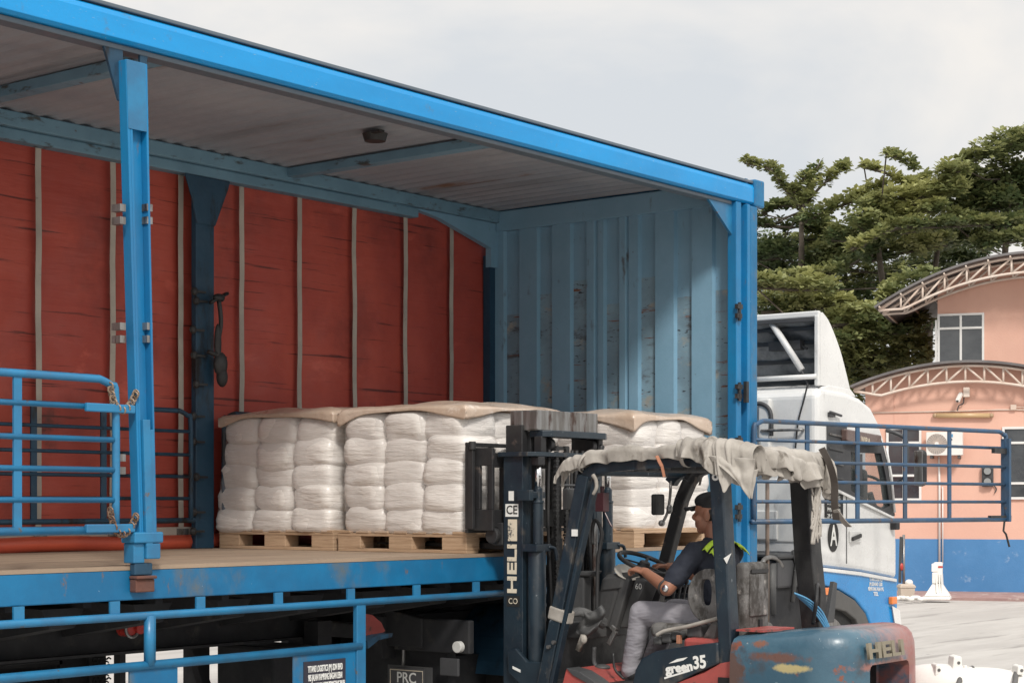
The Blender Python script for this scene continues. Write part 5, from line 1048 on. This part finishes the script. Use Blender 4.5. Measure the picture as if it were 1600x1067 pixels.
p = aX(718, 1010, 8.53); b = MB(); b.cyl((8.50, p.y, p.z), (8.54, p.y, p.z), .036); b.build('round_lamp', m_whl, CB, bevel=.004)
pa = aX(605, 1040, 8.52); pb = aX(668, 1040, 8.52); b = MB(); b.box(8.525, pb.y-.03, .42, 8.535, pa.y, pa.z+.01); PB_ = b.build('plate_mount', m_plas, CB)
pa = aX(608, 1041, 8.515); pb = aX(662, 1041, 8.515); b = MB(); b.box(8.517, pb.y, .52, 8.5245, pa.y, pa.z); NP = b.build('number_plate', M('plate_grey', (.07, .07, .075), .4), CB, bevel=.006)
b = MB(); r_ = [(8.516, pa.y-.01, .54), (8.516, pa.y-.01, pa.z-.015), (8.516, pb.y+.01, pa.z-.015), (8.516, pb.y+.01, .54)]; b.tube(r_+[r_[0]], .0035, 5); b.build('plate_border', m_txtc, NP)
yc = (pa.y+pb.y)/2
text('PRC', 'plate_lettering', m_txtw, NP, (8.5155, yc, pa.z-.065), (0, -1, 0), (0, 0, 1), .095, .16, .0006, bold=.0012); text('1198', 'plate_lettering', m_txtw, NP, (8.5155, yc, pa.z-.155), (0, -1, 0), (0, 0, 1), .095, .19, .0006, bold=.0012)
b = MB(); p = aX(627, 1010, 8.6); b.box(8.58, p.y-.05, p.z-.015, 8.62, p.y+.04, p.z+.01); b.tube([(8.6, p.y+.03, p.z+.02), (8.6, p.y-.02, p.z-.0), (8.6, p.y-.02, p.z-.12)], .012, 6); b.build('plate_light', m_steel, CB)
p = aX(700, 1040, 8.53); b = MB(); b.box(8.52, p.y-.09, p.z-.06, 8.54, p.y+.06, p.z+.05); b.build('junction_box', m_dgrey, CB, bevel=.006)
# frame plus added dark blocks that black out the view under the trailer
b = MB(); b.box(8.9, 7.9, .72, 11.6, 8.5, 1.0); b.box(8.75, 7.5, .25, 11.4, 9.0, .72); b.box(8.62, 7.3, .35, 8.7, 8.0, .82); b.box(9.2, 7.75, 1.0, 10.6, 8.65, 1.04); b.box(10.6, 7.1, .45, 11.8, 7.6, 1.02); b.build('frame_and_dark_block', m_under, CB)

# ================================================================ TWO-STOREY OFFICE BUILDING
FO = C0*0 + FW*34 + RT*8.537; a18 = math.radians(18)
FD = RT*math.cos(a18) - FW*math.sin(a18); FN = -FW*math.cos(a18) - RT*math.sin(a18)       # along the front, and outwards
def fa(u, v, off=0.):
    r = ray(u, v); t = (FO + FN*off).dot(FN)/r.dot(FN); p = r*t; return ((p-FO).dot(FD), p.z+ZC)
def W3(a, z, off=0.): return FO+FD*a+FN*off+UP*z
def fbox(b, a0, a1, z0, z1, o0, o1):
    vs = [W3(a, z, o) for o in (o0, o1) for a, z in ((a0, z0), (a1, z0), (a1, z1), (a0, z1))]
    b.add(vs, [(0, 1, 2, 3), (4, 7, 6, 5), (0, 4, 5, 1), (1, 5, 6, 2), (2, 6, 7, 3), (3, 7, 4, 0)])
def fbp(b, u0, v0, u1, v1, o0, o1):
    A_ = fa(u0, v0, o1); B_ = fa(u1, v1, o1); fbox(b, A_[0], B_[0], B_[1], A_[1], o0, o1)
OB = thing('office_building', 'peach two-storey building with curved truss roofs and a blue painted base', 'building', FO)
AL_ = fa(1352, 700)[0]; ARR = AL_+6.3
zband = fa(1500, 842)[1]
def arc(a0, a1, z0, zc, n=24): return [(a0+(a1-a0)*i/n, z0+(zc-z0)*(1-(2*i/n-1)**2)) for i in range(n+1)]
# lower wall with curved top (outline extruded back)
lo_l = fa(1333, 606)[0]; apx = fa(1510, 567); lo_c = apx[0]; lo_r = 2*lo_c-lo_l
z_e = fa(1333, 606)[1]; z_c = apx[1]
arch = lambda a, k=0.: z_e+(z_c-z_e)*(1-((a-lo_c)/(lo_c-lo_l))**2)-k
b = MB(); n = 20; top = [(AL_+(ARR-AL_)*i/n) for i in range(n+1)]
poly = [(AL_, zband), (ARR, zband)]+[(a, arch(a, .06)) for a in reversed(top)]
vs = [W3(a, z, 0) for a, z in poly]+[W3(a, z, -5) for a, z in poly]; m_ = len(poly)
b.add(vs, [tuple(range(m_)), tuple(range(2*m_-1, m_-1, -1))]+[(i, i+m_, (i+1) % m_+m_, (i+1) % m_) for i in range(m_)]); b.build('lower_wall', m_peach, OB)
b = MB(); fbox(b, AL_-.01, ARR+.01, -.05, zband, -5.0, .012); b.build('blue_base', m_bband, OB)
# upper storey set back
o2 = -2.2; au = fa(1465, 500, o2)[0]; b = MB(); ac2 = au+3.2
up_l = fa(1368, 478, -1.4); 
A2 = fa(1366, 480, -1.2); B2 = fa(1600, 394, -1.2); M2 = fa(1480, 421, -1.2)
# parabola through the three measured roof points
def par3(P):
    (x1, y1), (x2, y2), (x3, y3) = P; d = (x1-x2)*(x1-x3)*(x2-x3)
    A_ = (x3*(y2-y1)+x2*(y1-y3)+x1*(y3-y2))/d; B_ = (x3*x3*(y1-y2)+x2*x2*(y3-y1)+x1*x1*(y2-y3))/d; C_ = (x2*x3*(x2-x3)*y1+x3*x1*(x3-x1)*y2+x1*x2*(x1-x2)*y3)/d
    return A_, B_, C_
k2 = par3((A2, M2, B2)); ap2 = -k2[1]/(2*k2[0])
if not (A2[0]+2 < ap2 < A2[0]+6): ap2 = B2[0]+.3; k2 = ((B2[1]-A2[1])/((B2[0]-ap2)**2-(A2[0]-ap2)**2),)*1; q_ = k2[0]; k2 = (q_, -2*q_*ap2, A2[1]-q_*(A2[0]-ap2)**2+q_*ap2*ap2)
arch2 = lambda a, k=0.: k2[0]*a*a+k2[1]*a+k2[2]-k
ae2 = 2*ap2-A2[0]
poly = [(au, 2.5), (ae2-1.2, 2.5)]+[(a, arch2(a, .07)) for a in [ae2-1.2+(au-ae2+1.2)*i/20 for i in range(21)]]
vs = [W3(a, z, o2) for a, z in poly]+[W3(a, z, o2-5) for a, z in poly]; m_ = len(poly)
b.add(vs, [tuple(range(m_)), tuple(range(2*m_-1, m_-1, -1))]+[(i, i+m_, (i+1) % m_+m_, (i+1) % m_) for i in range(m_)]); b.build('upper_wall', m_peach, OB)
def roofsheet(fn, a0, a1, of, ob, name):
    b = MB(); b.grid(lambda s, t: tuple(W3(a0+(a1-a0)*s, fn(a0+(a1-a0)*s), of+(ob-of)*t)), 40, 2); return b.build(name, m_roof, OB, solid=.045)
roofsheet(lambda a: arch(a, -.0), lo_l, lo_r, .45, -5.2, 'lower_roof')
roofsheet(lambda a: arch2(a, -.0), A2[0], ae2, -1.2, -7.4, 'upper_roof')
def truss(fn, a0, a1, o, depth, bays, name, r=.028):
    b = MB(); n = 40
    T_ = [(a0+(a1-a0)*i/n) for i in range(n+1)]
    f0 = lambda a: depth*min(1, (min(a-a0, a1-a)/.45)*.8+.12)
    b.tube([W3(a, fn(a)-.075, o) for a in T_], r, 6); b.tube([W3(a, fn(a)-.075-f0(a), o) for a in T_], r, 6)
    for k in range(bays+1):
        a = a0+(a1-a0)*k/bays; a_2 = a0+(a1-a0)*(k+1)/bays
        b.tube([W3(a, fn(a)-.075, o), W3(a, fn(a)-.075-f0(a), o)], r*.8, 6)
        if k < bays:
            if a < (a0+a1)/2-.01: b.tube([W3(a_2, fn(a_2)-.075, o), W3(a, fn(a)-.075-f0(a), o)], r*.8, 6)
            else: b.tube([W3(a, fn(a)-.075, o), W3(a_2, fn(a_2)-.075-f0(a_2), o)], r*.8, 6)
    return b.build(name, m_pframe, OB, smooth=True)
truss(arch, lo_l+.06, lo_r-.06, .30, .30, 12, 'roof_truss')
truss(arch2, A2[0]+.08, ae2-.08, -1.35, .30, 14, 'roof_truss'); truss(arch2, A2[0]+.08, ae2-.08, -2.1, .30, 14, 'roof_truss')
b = MB(); 
for i in range(8):
    a = A2[0]+.1+i*.42; b.tube([W3(a, arch2(a)-.06, -1.2), W3(a, arch2(a)-.06, -7.2)], .02, 6)
b.build('roof_purlins', m_pframe, OB, smooth=True)
def window(u0, v0, u1, v1, o, cols, split, name='window'):
    A_ = fa(u0, v0, o); B_ = fa(u1, v1, o); w = .045
    b = MB(); 
    fbox(b, A_[0], A_[0]+w, B_[1], A_[1], o+.001, o+.05); fbox(b, B_[0]-w, B_[0], B_[1], A_[1], o+.001, o+.05); fbox(b, A_[0]+w, B_[0]-w, A_[1]-w, A_[1], o+.001, o+.05); fbox(b, A_[0]+w, B_[0]-w, B_[1], B_[1]+w, o+.001, o+.05)
    for c in range(1, cols): a = A_[0]+(B_[0]-A_[0])*c/cols; fbox(b, a-w/2, a+w/2, B_[1]+w, A_[1]-w, o+.001, o+.048)
    for sp in split: z = fa(u0, sp, o)[1]; fbox(b, A_[0]+w, B_[0]-w, z-w/2, z+w/2, o+.001, o+.046)
    f = b.build(name, m_wframe, OB, bevel=.004)
    b = MB(); fbox(b, A_[0]+w*.5, B_[0]-w*.5, B_[1]+w*.5, A_[1]-w*.5, o+.001, o+.02); b.build('pane', m_glass, f)
window(1465, 491, 1538, 567, o2, 2, (514,)); window(1385, 668, 1440, 782, 0, 2, (692, 743)); window(1566, 667, 1640, 780, 0, 2, (692, 755))
b = MB(); fbp(b, 1461, 500, 1464, 567, o2-.02, o2+.04); b.build('corner_frame', m_wframe, OB)
# services on the wall
b = MB(); L_ = [fa(u, v, .02) for u, v in ((1352, 645), (1500, 642), (1560, 640), (1640, 640))]; b.tube([W3(a, z, .02) for a, z in L_], .013, 6); b.build('conduit', m_pframe, OB, smooth=True)
b = MB(); L_ = [fa(1397, v, .01) for v in (605, 700, 842)]; b.tube([W3(L_[0][0], z, .004) for a, z in L_], .005, 5); b.build('wall_joint', m_peach, OB)
b = MB(); fbp(b, 1579, 632, 1588, 640, .0, .06); b.tube([W3(*fa(1588, 636, .03), .03), W3(*fa(1600, 636, .03), .03), W3(*fa(1600, 642, .03), .03)], .01, 6); b.build('junction_box', m_pframe, OB)
def wthing(name, label, cat): return thing(name, label, cat, W3(fa(1500, 700)[0], 2.5, .1))
T = wthing('tube_light', 'long yellowish tube light fixed to the peach wall under the camera', 'light')
A_ = fa(1461, 649, .06); B_ = fa(1549, 649, .06); b = MB(); b.tube([W3(A_[0]+.03, A_[1], .06), W3(B_[0]-.03, B_[1], .06)], .048, 14); b.build('diffuser', M('yellowed_cover', (.55, .38, .20), .4, coat=.3), T, smooth=True)
b = MB(); 
for uu in (1461, 1549): p = W3(*fa(uu, 649, .06), .06); b.ell(p, .048, .048, .048)
b.build('end_caps', M('tan_plastic', (.42, .29, .18), .5), T, smooth=True)
T = wthing('security_camera', 'small white security camera below the curved truss', 'camera')
b = MB(); fbp(b, 1505, 605, 1515, 620, .001, .13); b.build('mounting_box', m_pframe, T, bevel=.01)
b = MB(); p = W3(*fa(1499, 624, .15), .15); b.beam(p+UP*.12+FN*-.05+FD*.03, p-UP*.04+FN*.10-FD*.03, .07, .07); b.build('camera_body', m_plast, T, bevel=.012)
b = MB(); q_ = p-UP*.04+FN*.105-FD*.03; b.ell(q_, .022, .022, .022); b.build('lens', m_txtk, T, smooth=True)
b = MB(); b.tube(crom([W3(*fa(1506, 621, .05), .05), W3(*fa(1505, 630, .06), .06), W3(*fa(1498, 634, .04), .04), W3(*fa(1496, 642, .02), .02)], 5), .012, 6); b.build('cable', m_dgrey, T, smooth=True)
T = wthing('air_conditioner', 'white outdoor air conditioner unit bracketed to the peach wall', 'air conditioner')
b = MB(); fbp(b, 1447, 675, 1504, 711, .12, .36); b.build('casing', m_plast, T, bevel=.012)
A_ = fa(1448.5, 677, .36); B_ = fa(1479, 710, .36); cc = W3((A_[0]+B_[0])/2, (A_[1]+B_[1])/2, .364); rr = (A_[1]-B_[1])/2*.97
b = MB(); 
for k in range(7): b.ring(cc, FN, rr*(.25+.12*k), .0035, 30, 5)
for k in range(26): t = 2*PI*k/26; e_ = FD*math.cos(t)+UP*math.sin(t); t2 = t+.35; e2_ = FD*math.cos(t2)+UP*math.sin(t2); b.tube([cc+e_*rr*.2, cc+e2_*rr*.98], .003, 4)
b.build('fan_grille', m_pframe, T)
b = MB(); b.tube([cc-FN*.003, cc-FN*.001], rr*.99, 30); b.build('fan_opening', M('fan_grey', (.20, .20, .20), .6), T)
b = MB(); b.tube([cc, cc+FN*.008], rr*.2, 20); b.build('fan_hub', m_plast, T, smooth=False)
b = MB(); fbp(b, 1483, 678, 1489, 683, .36, .362); b.build('energy_label', m_hose, T); b = MB(); fbp(b, 1485, 685, 1488, 688, .36, .362); b.build('rating_label', m_dgrey, T)
b = MB(); 
for uu in (1453, 1496): fbp(b, uu, 711.5, uu+4, 716, .0, .34); 
b.build('wall_bracket', m_plas, T, bevel=.004)
b = MB(); L_ = [W3(*fa(1467, 713, .04), .04), W3(*fa(1468, 760, .04), .04), W3(*fa(1468, 880, .04), .04)]; b.tube(L_, .02, 8); b.tube([p+FD*.06 for p in L_[1:]], .012, 8); b.build('drain_pipe', m_wframe, T, smooth=True)
T = wthing('signal_lamp', 'dark two-lens signal lamp on the peach wall right of the air conditioner', 'signal lamp')
b = MB(); fbp(b, 1534, 727, 1552, 760, .001, .11); b.build('housing', m_dgrey, T, bevel=.015)
for v in (735.5, 752):
    p = W3(*fa(1543, v, .11), .11); b = MB(); b.tube([p, p+FN*.02], .072, 24); b.build('lens', M('clear_lens', (.28, .29, .29), .25, coat=.5), T)
    b = MB(); b.ring(p+FN*.02, FN, .075, .008, 24, 6); b.build('lens_ring', m_txtk, T, smooth=True)
b = MB(); b.tube(crom([W3(*fa(1553, 758, .03), .03), W3(*fa(1557, 764, .03), .03), W3(*fa(1554, 770, .03), .03)], 4), .012, 6); b.build('cable', m_dgrey, T, smooth=True)
# pavement in front of the building
b = MB(); g0 = fa(1400, 930, 0); 
vs = [W3(a, 0, o) for a, o in ((-6, -.0), (12, -.0), (12, 2.35), (-6, 2.35))]
b.add([(p.x, p.y, .05) for p in vs]+[(p.x, p.y, -.02) for p in vs], [(0, 1, 2, 3), (0, 4, 5, 1), (1, 5, 6, 2), (2, 6, 7, 3), (3, 7, 4, 0)])
struct(b.build('pavement', m_paver))
# white plastic barrier stand
def gp(u, v, z=.05): return aZ(u, v, z)
p = gp(1465, 936); T = thing('barrier_stand', 'white plastic barrier post with a flared foot before the blue wall', 'barrier', p)
k = (p-C0).dot(FW)/FPX
def rp_(u, v, o=0.): return p+RT*((u-1465)*k)+UP*((936-v)*k)+FN*o
b = MB()
def frustum(b, v0, w0, d0, v1, w1, d1, du0=0, du1=0):
    vs = []
    for v, w, d, du in ((v0, w0, d0, du0), (v1, w1, d1, du1)):
        for sx, sy in ((-1, -1), (1, -1), (1, 1), (-1, 1)): q = rp_(1465+du, v); vs.append(q+RT*(sx*w*k)+FN*(sy*d*k))
    b.add(vs, [(0, 3, 2, 1), (4, 5, 6, 7), (0, 1, 5, 4), (1, 2, 6, 5), (2, 3, 7, 6), (3, 0, 4, 7)])
frustum(b, 936, 21, 16, 931, 20.5, 15); frustum(b, 930.8, 20, 15, 911, 7.5, 7); b.build('base', m_plast, T, bevel=.015)
b = MB(); frustum(b, 911, 7.5, 6.5, 878, 7, 5.5, 0, 1); b.build('column', m_plast, T, bevel=.02)
b = MB(); frustum(b, 893, 5, 7.5, 880, 5, 6.5, -4, -4); frustum(b, 911, 4, 9, 894, 4, 8.5, -4, -4); b.build('hinge_socket', m_plast, T, bevel=.012)
b = MB(); 
for du in (-1, 3.5, 7): frustum(b, 925, 1.0, 15.5 if du == -1 else 14, 896, .8, 7.8, du+1, du)
b.build('rib', m_plast, T, bevel=.006)
b = MB(); q = rp_(1470, 885, .0)+FN*(6.2*k); b.beam(q-RT*.04, q+RT*.04, .01, .03); b.build('red_label', m_redl, T)
# plant pot
p2_ = gp(1416, 934); T = thing('plant_pot', 'cream square plant pot with a ribbed rim by the blue wall', 'pot', p2_); kk = (p2_-C0).dot(FW)/FPX
def fr2(b, z0, w0, z1, w1): 
    vs = []
    for z, w in ((z0, w0), (z1, w1)):
        for sx, sy in ((-1, -1), (1, -1), (1, 1), (-1, 1)): vs.append(p2_+RT*(sx*w*kk)+FW*(sy*w*kk)+UP*(z*kk))
    b.add(vs, [(0, 3, 2, 1), (4, 5, 6, 7), (0, 1, 5, 4), (1, 2, 6, 5), (2, 3, 7, 6), (3, 0, 4, 7)])
b = MB(); fr2(b, 0, 10, 16, 11.5); b.build('bowl', m_pot, T, bevel=.01)
b = MB(); fr2(b, 16.1, 12.5, 19.5, 12.5); fr2(b, 19.6, 12, 22, 10); b.build('rim', m_pot, T, bevel=.01)
b = MB(); b.ell(p2_+UP*(24*kk)+RT*.05, .07, .07, .06); b.build('stone', m_plast, T, smooth=True)
ST_ = []
rnd = random.Random(3)
for i in range(9):
    q = gp(1402+i*5.2+rnd.uniform(-1, 1), 937+rnd.uniform(-1.2, 1.5)); b = MB(); b.ell(q+UP*.03, .05+rnd.random()*.03, .05, .04, 9, 6, Matrix.Rotation(rnd.random()*3, 3, 'Z'))
    v = [(x+.012*noise.noise(Vector((x*20, y*20, i))), y, z+.012*noise.noise(Vector((x*22, y*20, 5)))) for x, y, z in b.v]; b.v = v
    o = b.build('white_stone', m_plast, None, smooth=True); tag(o, ('first', 'second', 'third', 'fourth', 'fifth', 'sixth', 'seventh', 'eighth', 'ninth')[i]+' white painted stone from the truck cab, in the row leading to the barrier', 'stone', 'white stones in a row by the pot')
# signal post behind the pot
p = gp(1409, 930); k3 = (p-C0).dot(FW)/FPX; T = thing('post', 'slim grey post with a red and black plate beside the truck cab', 'post', p)
b = MB(); b.cyl(p+RT*(3*k3), p+RT*(3*k3)+UP*(95*k3), .025); b.build('pole', m_steel, T, smooth=True)
b = MB(); b.beam(p-RT*(3*k3)+UP*(20*k3), p-RT*(1*k3)+UP*(92*k3), .10, .04); b.build('plate', m_dgrey, T, bevel=.01)
b = MB(); b.ell(p-RT*(1*k3)+UP*(45*k3)-FW*.05, .04, .03, .07); b.build('red_reflector', m_redl, T, smooth=True)
# white tank with bolted lugs, near right
TK = thing('white_tank', 'white ribbed tank lids with lifting lugs lying low at the yard edge', 'tank', aD(1560, 1080, 10))
K = 10/FPX
def tp(u, v, o=0.): return aD(u, v, 10)+FW*o
b = MB(); b.ell(tp(1484, 1085)+FW*.1, 46*K, .40, 46*K, 36, 18); b.build('dome', m_plast, TK, smooth=True)
for (uc, vc, ru, rv) in ((1556, 1120, 66, 73), (1652, 1120, 72, 73)):
    b = MB(); b.ell(tp(uc, vc)+FW*.2, ru*K*1.0, .5, rv*K, 40, 18); b.build('lid', m_plast, TK, smooth=True)
b = MB(); b.tube(crom([tp(1478, 1078, -.2), tp(1492, 1062, -.1), tp(1508, 1051, .05), tp(1530, 1047, .15)], 6), .016, 8); b.tube(crom([tp(1565, 1078, -.2), tp(1578, 1063, -.1), tp(1592, 1053, .05), tp(1612, 1049, .15)], 6), .016, 8); b.build('seam_band', m_mgrey, TK, smooth=True)
for (uc, vb, w, h) in ((1466, 1055, 5, 16), (1496, 1046, 8, 20), (1595, 1054, 6, 13)):
    b = MB(); q = [( -w, 0), (w, 0), (w*.85, h), (w*.2, h+2), (-w*.7, h)]; vs = [tp(uc+x, vb-y, o) for o in (-.0, .12) for x, y in q]
    b.add(vs, [tuple(range(5)), tuple(range(9, 4, -1))]+[(i, i+5, (i+1) % 5+5, (i+1) % 5) for i in range(5)]); lg = b.build('lifting_lug', m_plast, TK, bevel=.006)
    b = MB(); c_ = tp(uc+w*.25, vb-h*.55, -.003); b.tube([c_, c_+FW*.002], .009, 12); b.build('lug_hole', m_mgrey, lg)
for uc, vb in ((1508, 1043), (1515, 1045)):
    b = MB(); b.tube([tp(uc, vb+2), tp(uc, vb-4)], .012, 10); b.build('bolt', m_plast, TK, bevel=.003)

# ================================================================ TREES
def tree(label, trunk, strokes, d, seed, leaf=.205, dens=1.0, col=0., depth=1.6):
    rnd = random.Random(seed); base = aD(trunk[0][0], 787, d); base.z = 0
    T = thing('tree', label, 'tree', base, group='ketapang trees behind the yard'); k = d/FPX
    b = MB(); P = [base]+[aD(u, v, d) for u, v in trunk]; b.tube(crom(P, 5), .2, 9, rs=[.15*(1-.75*i/(len(P)*5-4)) for i in range(len(crom(P, 5)))], jit=.3)
    b.build('trunk', m_bark, T, smooth=True)
    vs = []; fs = []; tint = []
    br = MB(); SK = []
    for si, (pts, rad, fl) in enumerate(strokes):
        off = rnd.uniform(-depth, depth)
        C = crom([aD(u, v, d+off+rnd.uniform(-.5, .5)) for u, v in pts], 6) if len(pts) > 1 else [aD(pts[0][0], pts[0][1], d+off)]
        if len(C) > 1: br.tube([p-UP*rad*k*.3 for p in C], .05, 5, rs=[.05*(1-.75*i/len(C)) for i in range(len(C))])
        near = min(P[1:], key=lambda q: (q-C[0]).length); br.tube([near, near.lerp(C[0], .5)+UP*-.2, C[0]-UP*rad*k*.3], .018, 5)
        length = sum((C[i+1]-C[i]).length for i in range(len(C)-1)) if len(C) > 1 else rad*k
        R_ = rad*k; nros = int(dens*(length+R_)*R_*230*(1.5 if fl > .9 else 1))
        for j in range(nros):
            t = rnd.random()*(len(C)-1) if len(C) > 1 else 0; i = min(int(t), max(len(C)-2, 0)); c = C[i].lerp(C[i+1], t-i) if len(C) > 1 else C[0]
            while True:
                q = Vector((rnd.uniform(-1, 1), rnd.uniform(-1, 1), rnd.uniform(-1, 1)))
                if q.length < 1: break
            tip = 1-.45*abs(2*t/max(len(C)-1, 1)-1)**3
            nse = .85+.75*noise.noise(Vector((c.x*.9+seed, c.y*.9, c.z*.9)))+.3*noise.noise(Vector((c.x*2.6, c.y*2.6, seed)))
            pos = c+RT*(q.x*R_*1.1*tip*nse)+FW*(q.y*R_*1.7*tip)+UP*(q.z*R_*fl*tip*nse+abs(q.z)*.0)
            hn = noise.noise(Vector((pos.x*1.1, pos.y*1.1, pos.z*1.6+seed)))
            if hn < -.34: continue
            n = rnd.randint(6, 8); base_t = rnd.random()*2*PI; up_d = (Vector((rnd.uniform(-.5, .5), rnd.uniform(-.5, .5), 1))).normalized()
            e1 = up_d.orthogonal().normalized(); e2 = up_d.cross(e1); tn = min(1, max(0, .30+.9*noise.noise(pos*.45)+rnd.uniform(-.18, .25)+col+.22*q.z))  # bright clump tops and darker undersides put into the leaf tint
            for m in range(n):
                a = base_t+2*PI*m/n+rnd.uniform(-.3, .3); L = leaf*rnd.uniform(.65, 1.15); el = rnd.uniform(-.15, .7)
                dd = (e1*math.cos(a)+e2*math.sin(a))*math.cos(el)+up_d*math.sin(el); sd = dd.cross(up_d).normalized()*L*.27
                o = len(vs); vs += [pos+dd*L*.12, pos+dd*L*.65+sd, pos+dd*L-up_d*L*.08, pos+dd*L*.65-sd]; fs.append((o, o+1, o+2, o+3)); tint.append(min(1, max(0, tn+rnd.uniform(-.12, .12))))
    br.build('limbs', m_bark, T, smooth=True)
    me = bpy.data.meshes.new('crown'); me.from_pydata([tuple(v) for v in vs], [], fs); me.materials.append(m_leafA)
    at = me.attributes.new('tint', 'FLOAT', 'FACE'); at.data.foreach_set('value', tint)
    o = bpy.data.objects.new('crown', me); COL.objects.link(o); o.parent = T; o.matrix_parent_inverse = Matrix.Translation(-base)
    return len(fs)
nl = 0
nl += tree('tree with forked Y-shaped top branches standing against the sky beside the trailer', [(1250, 560), (1252, 430), (1252, 330)],
  [([(1252, 318), (1225, 290), (1205, 262), (1163, 252)], 13, .8), ([(1252, 322), (1262, 290), (1282, 250)], 13, .8), ([(1256, 318), (1285, 285), (1322, 256)], 14, .8), ([(1240, 300), (1262, 268)], 8, 1),
   ([(1190, 330), (1225, 318), (1255, 325)], 13, .7), ([(1250, 345), (1300, 322), (1345, 305), (1372, 290)], 17, .7), ([(1172, 345), (1230, 350), (1290, 348)], 18, .8), ([(1200, 385), (1260, 370), (1310, 365)], 20, .9), ([(1180, 400), (1230, 395)], 26, .9), ([(1275, 355)], 22, .8)], 44, 1, dens=1.0, col=-.05)
nl += tree('broad ketapang tree with a long sweeping layered branch behind the cab deflector', [(1400, 560), (1380, 450), (1370, 360)],
  [([(1350, 258), (1385, 268), (1420, 285), (1450, 275)], 10, .8), ([(1385, 238), (1410, 248), (1430, 262)], 9, .8), ([(1350, 320), (1400, 305), (1450, 300), (1500, 290)], 24, .9), ([(1340, 345), (1400, 335), (1470, 320)], 24, .9),
   ([(1330, 385), (1400, 352), (1470, 350), (1560, 345)], 18, .6), ([(1210, 430), (1290, 425), (1345, 400), (1380, 370), (1440, 355)], 17, .6), ([(1360, 400), (1420, 385), (1480, 375)], 30, .9), ([(1300, 370), (1340, 350)], 22, .8), ([(1470, 270), (1500, 262)], 20, .9)], 42, 2, dens=1.15, col=.12)
nl += tree('tall dark tree rising above the peach building at the right', [(1560, 560), (1570, 400), (1580, 280)],
  [([(1500, 255), (1540, 235), (1575, 220), (1640, 205)], 22, .8), ([(1560, 235), (1600, 215), (1660, 210)], 24, 1), ([(1490, 290), (1550, 275), (1640, 260)], 30, 1), ([(1500, 330), (1560, 315), (1650, 300)], 32, 1), ([(1480, 335), (1560, 350), (1650, 335)], 20, .7), ([(1530, 380), (1600, 370), (1660, 380)], 22, .8)], 43, 3, dens=1.1, col=0)
nl += tree('low leafy tree filling the gap between cab and building', [(1300, 640), (1320, 560), (1350, 500)],
  [([(1180, 440), (1240, 445), (1300, 445)], 26, .9), ([(1190, 480), (1250, 475), (1320, 470)], 30, 1), ([(1300, 500), (1370, 495), (1440, 500)], 30, 1), ([(1310, 550), (1370, 545), (1440, 540)], 34, 1), ([(1320, 590), (1370, 590), (1440, 580)], 34, 1), ([(1190, 520), (1240, 520)], 34, 1), ([(1290, 535), (1350, 520), (1420, 515)], 18, .6), ([(1330, 570), (1400, 565), (1450, 555)], 18, .7), ([(1380, 460), (1430, 440), (1470, 450)], 26, .9), ([(1300, 620), (1340, 630)], 26, 1)], 40, 4, dens=1.05, col=.10)
nl += tree('dense dark-tinted tree mass between the forked tree and the sweeping branch', [(1330, 600), (1330, 500), (1320, 420)],
  [([(1190, 420), (1260, 410), (1330, 400)], 34, 1), ([(1240, 450), (1330, 440), (1400, 430)], 40, 1), ([(1180, 470), (1280, 480), (1360, 470)], 44, 1), ([(1300, 520), (1380, 520), (1450, 500)], 44, 1), ([(1400, 420), (1470, 410), (1540, 400)], 34, 1), ([(1320, 580), (1400, 580)], 44, 1), ([(1180, 380), (1200, 420)], 26, 1)], 46, 5, dens=.8, col=-.22)  # shade of this mass put into a darker leaf tint
nl += tree('wide leafy tree with pale-tinted tops behind the upper roof', [(1450, 560), (1460, 430), (1470, 360)],
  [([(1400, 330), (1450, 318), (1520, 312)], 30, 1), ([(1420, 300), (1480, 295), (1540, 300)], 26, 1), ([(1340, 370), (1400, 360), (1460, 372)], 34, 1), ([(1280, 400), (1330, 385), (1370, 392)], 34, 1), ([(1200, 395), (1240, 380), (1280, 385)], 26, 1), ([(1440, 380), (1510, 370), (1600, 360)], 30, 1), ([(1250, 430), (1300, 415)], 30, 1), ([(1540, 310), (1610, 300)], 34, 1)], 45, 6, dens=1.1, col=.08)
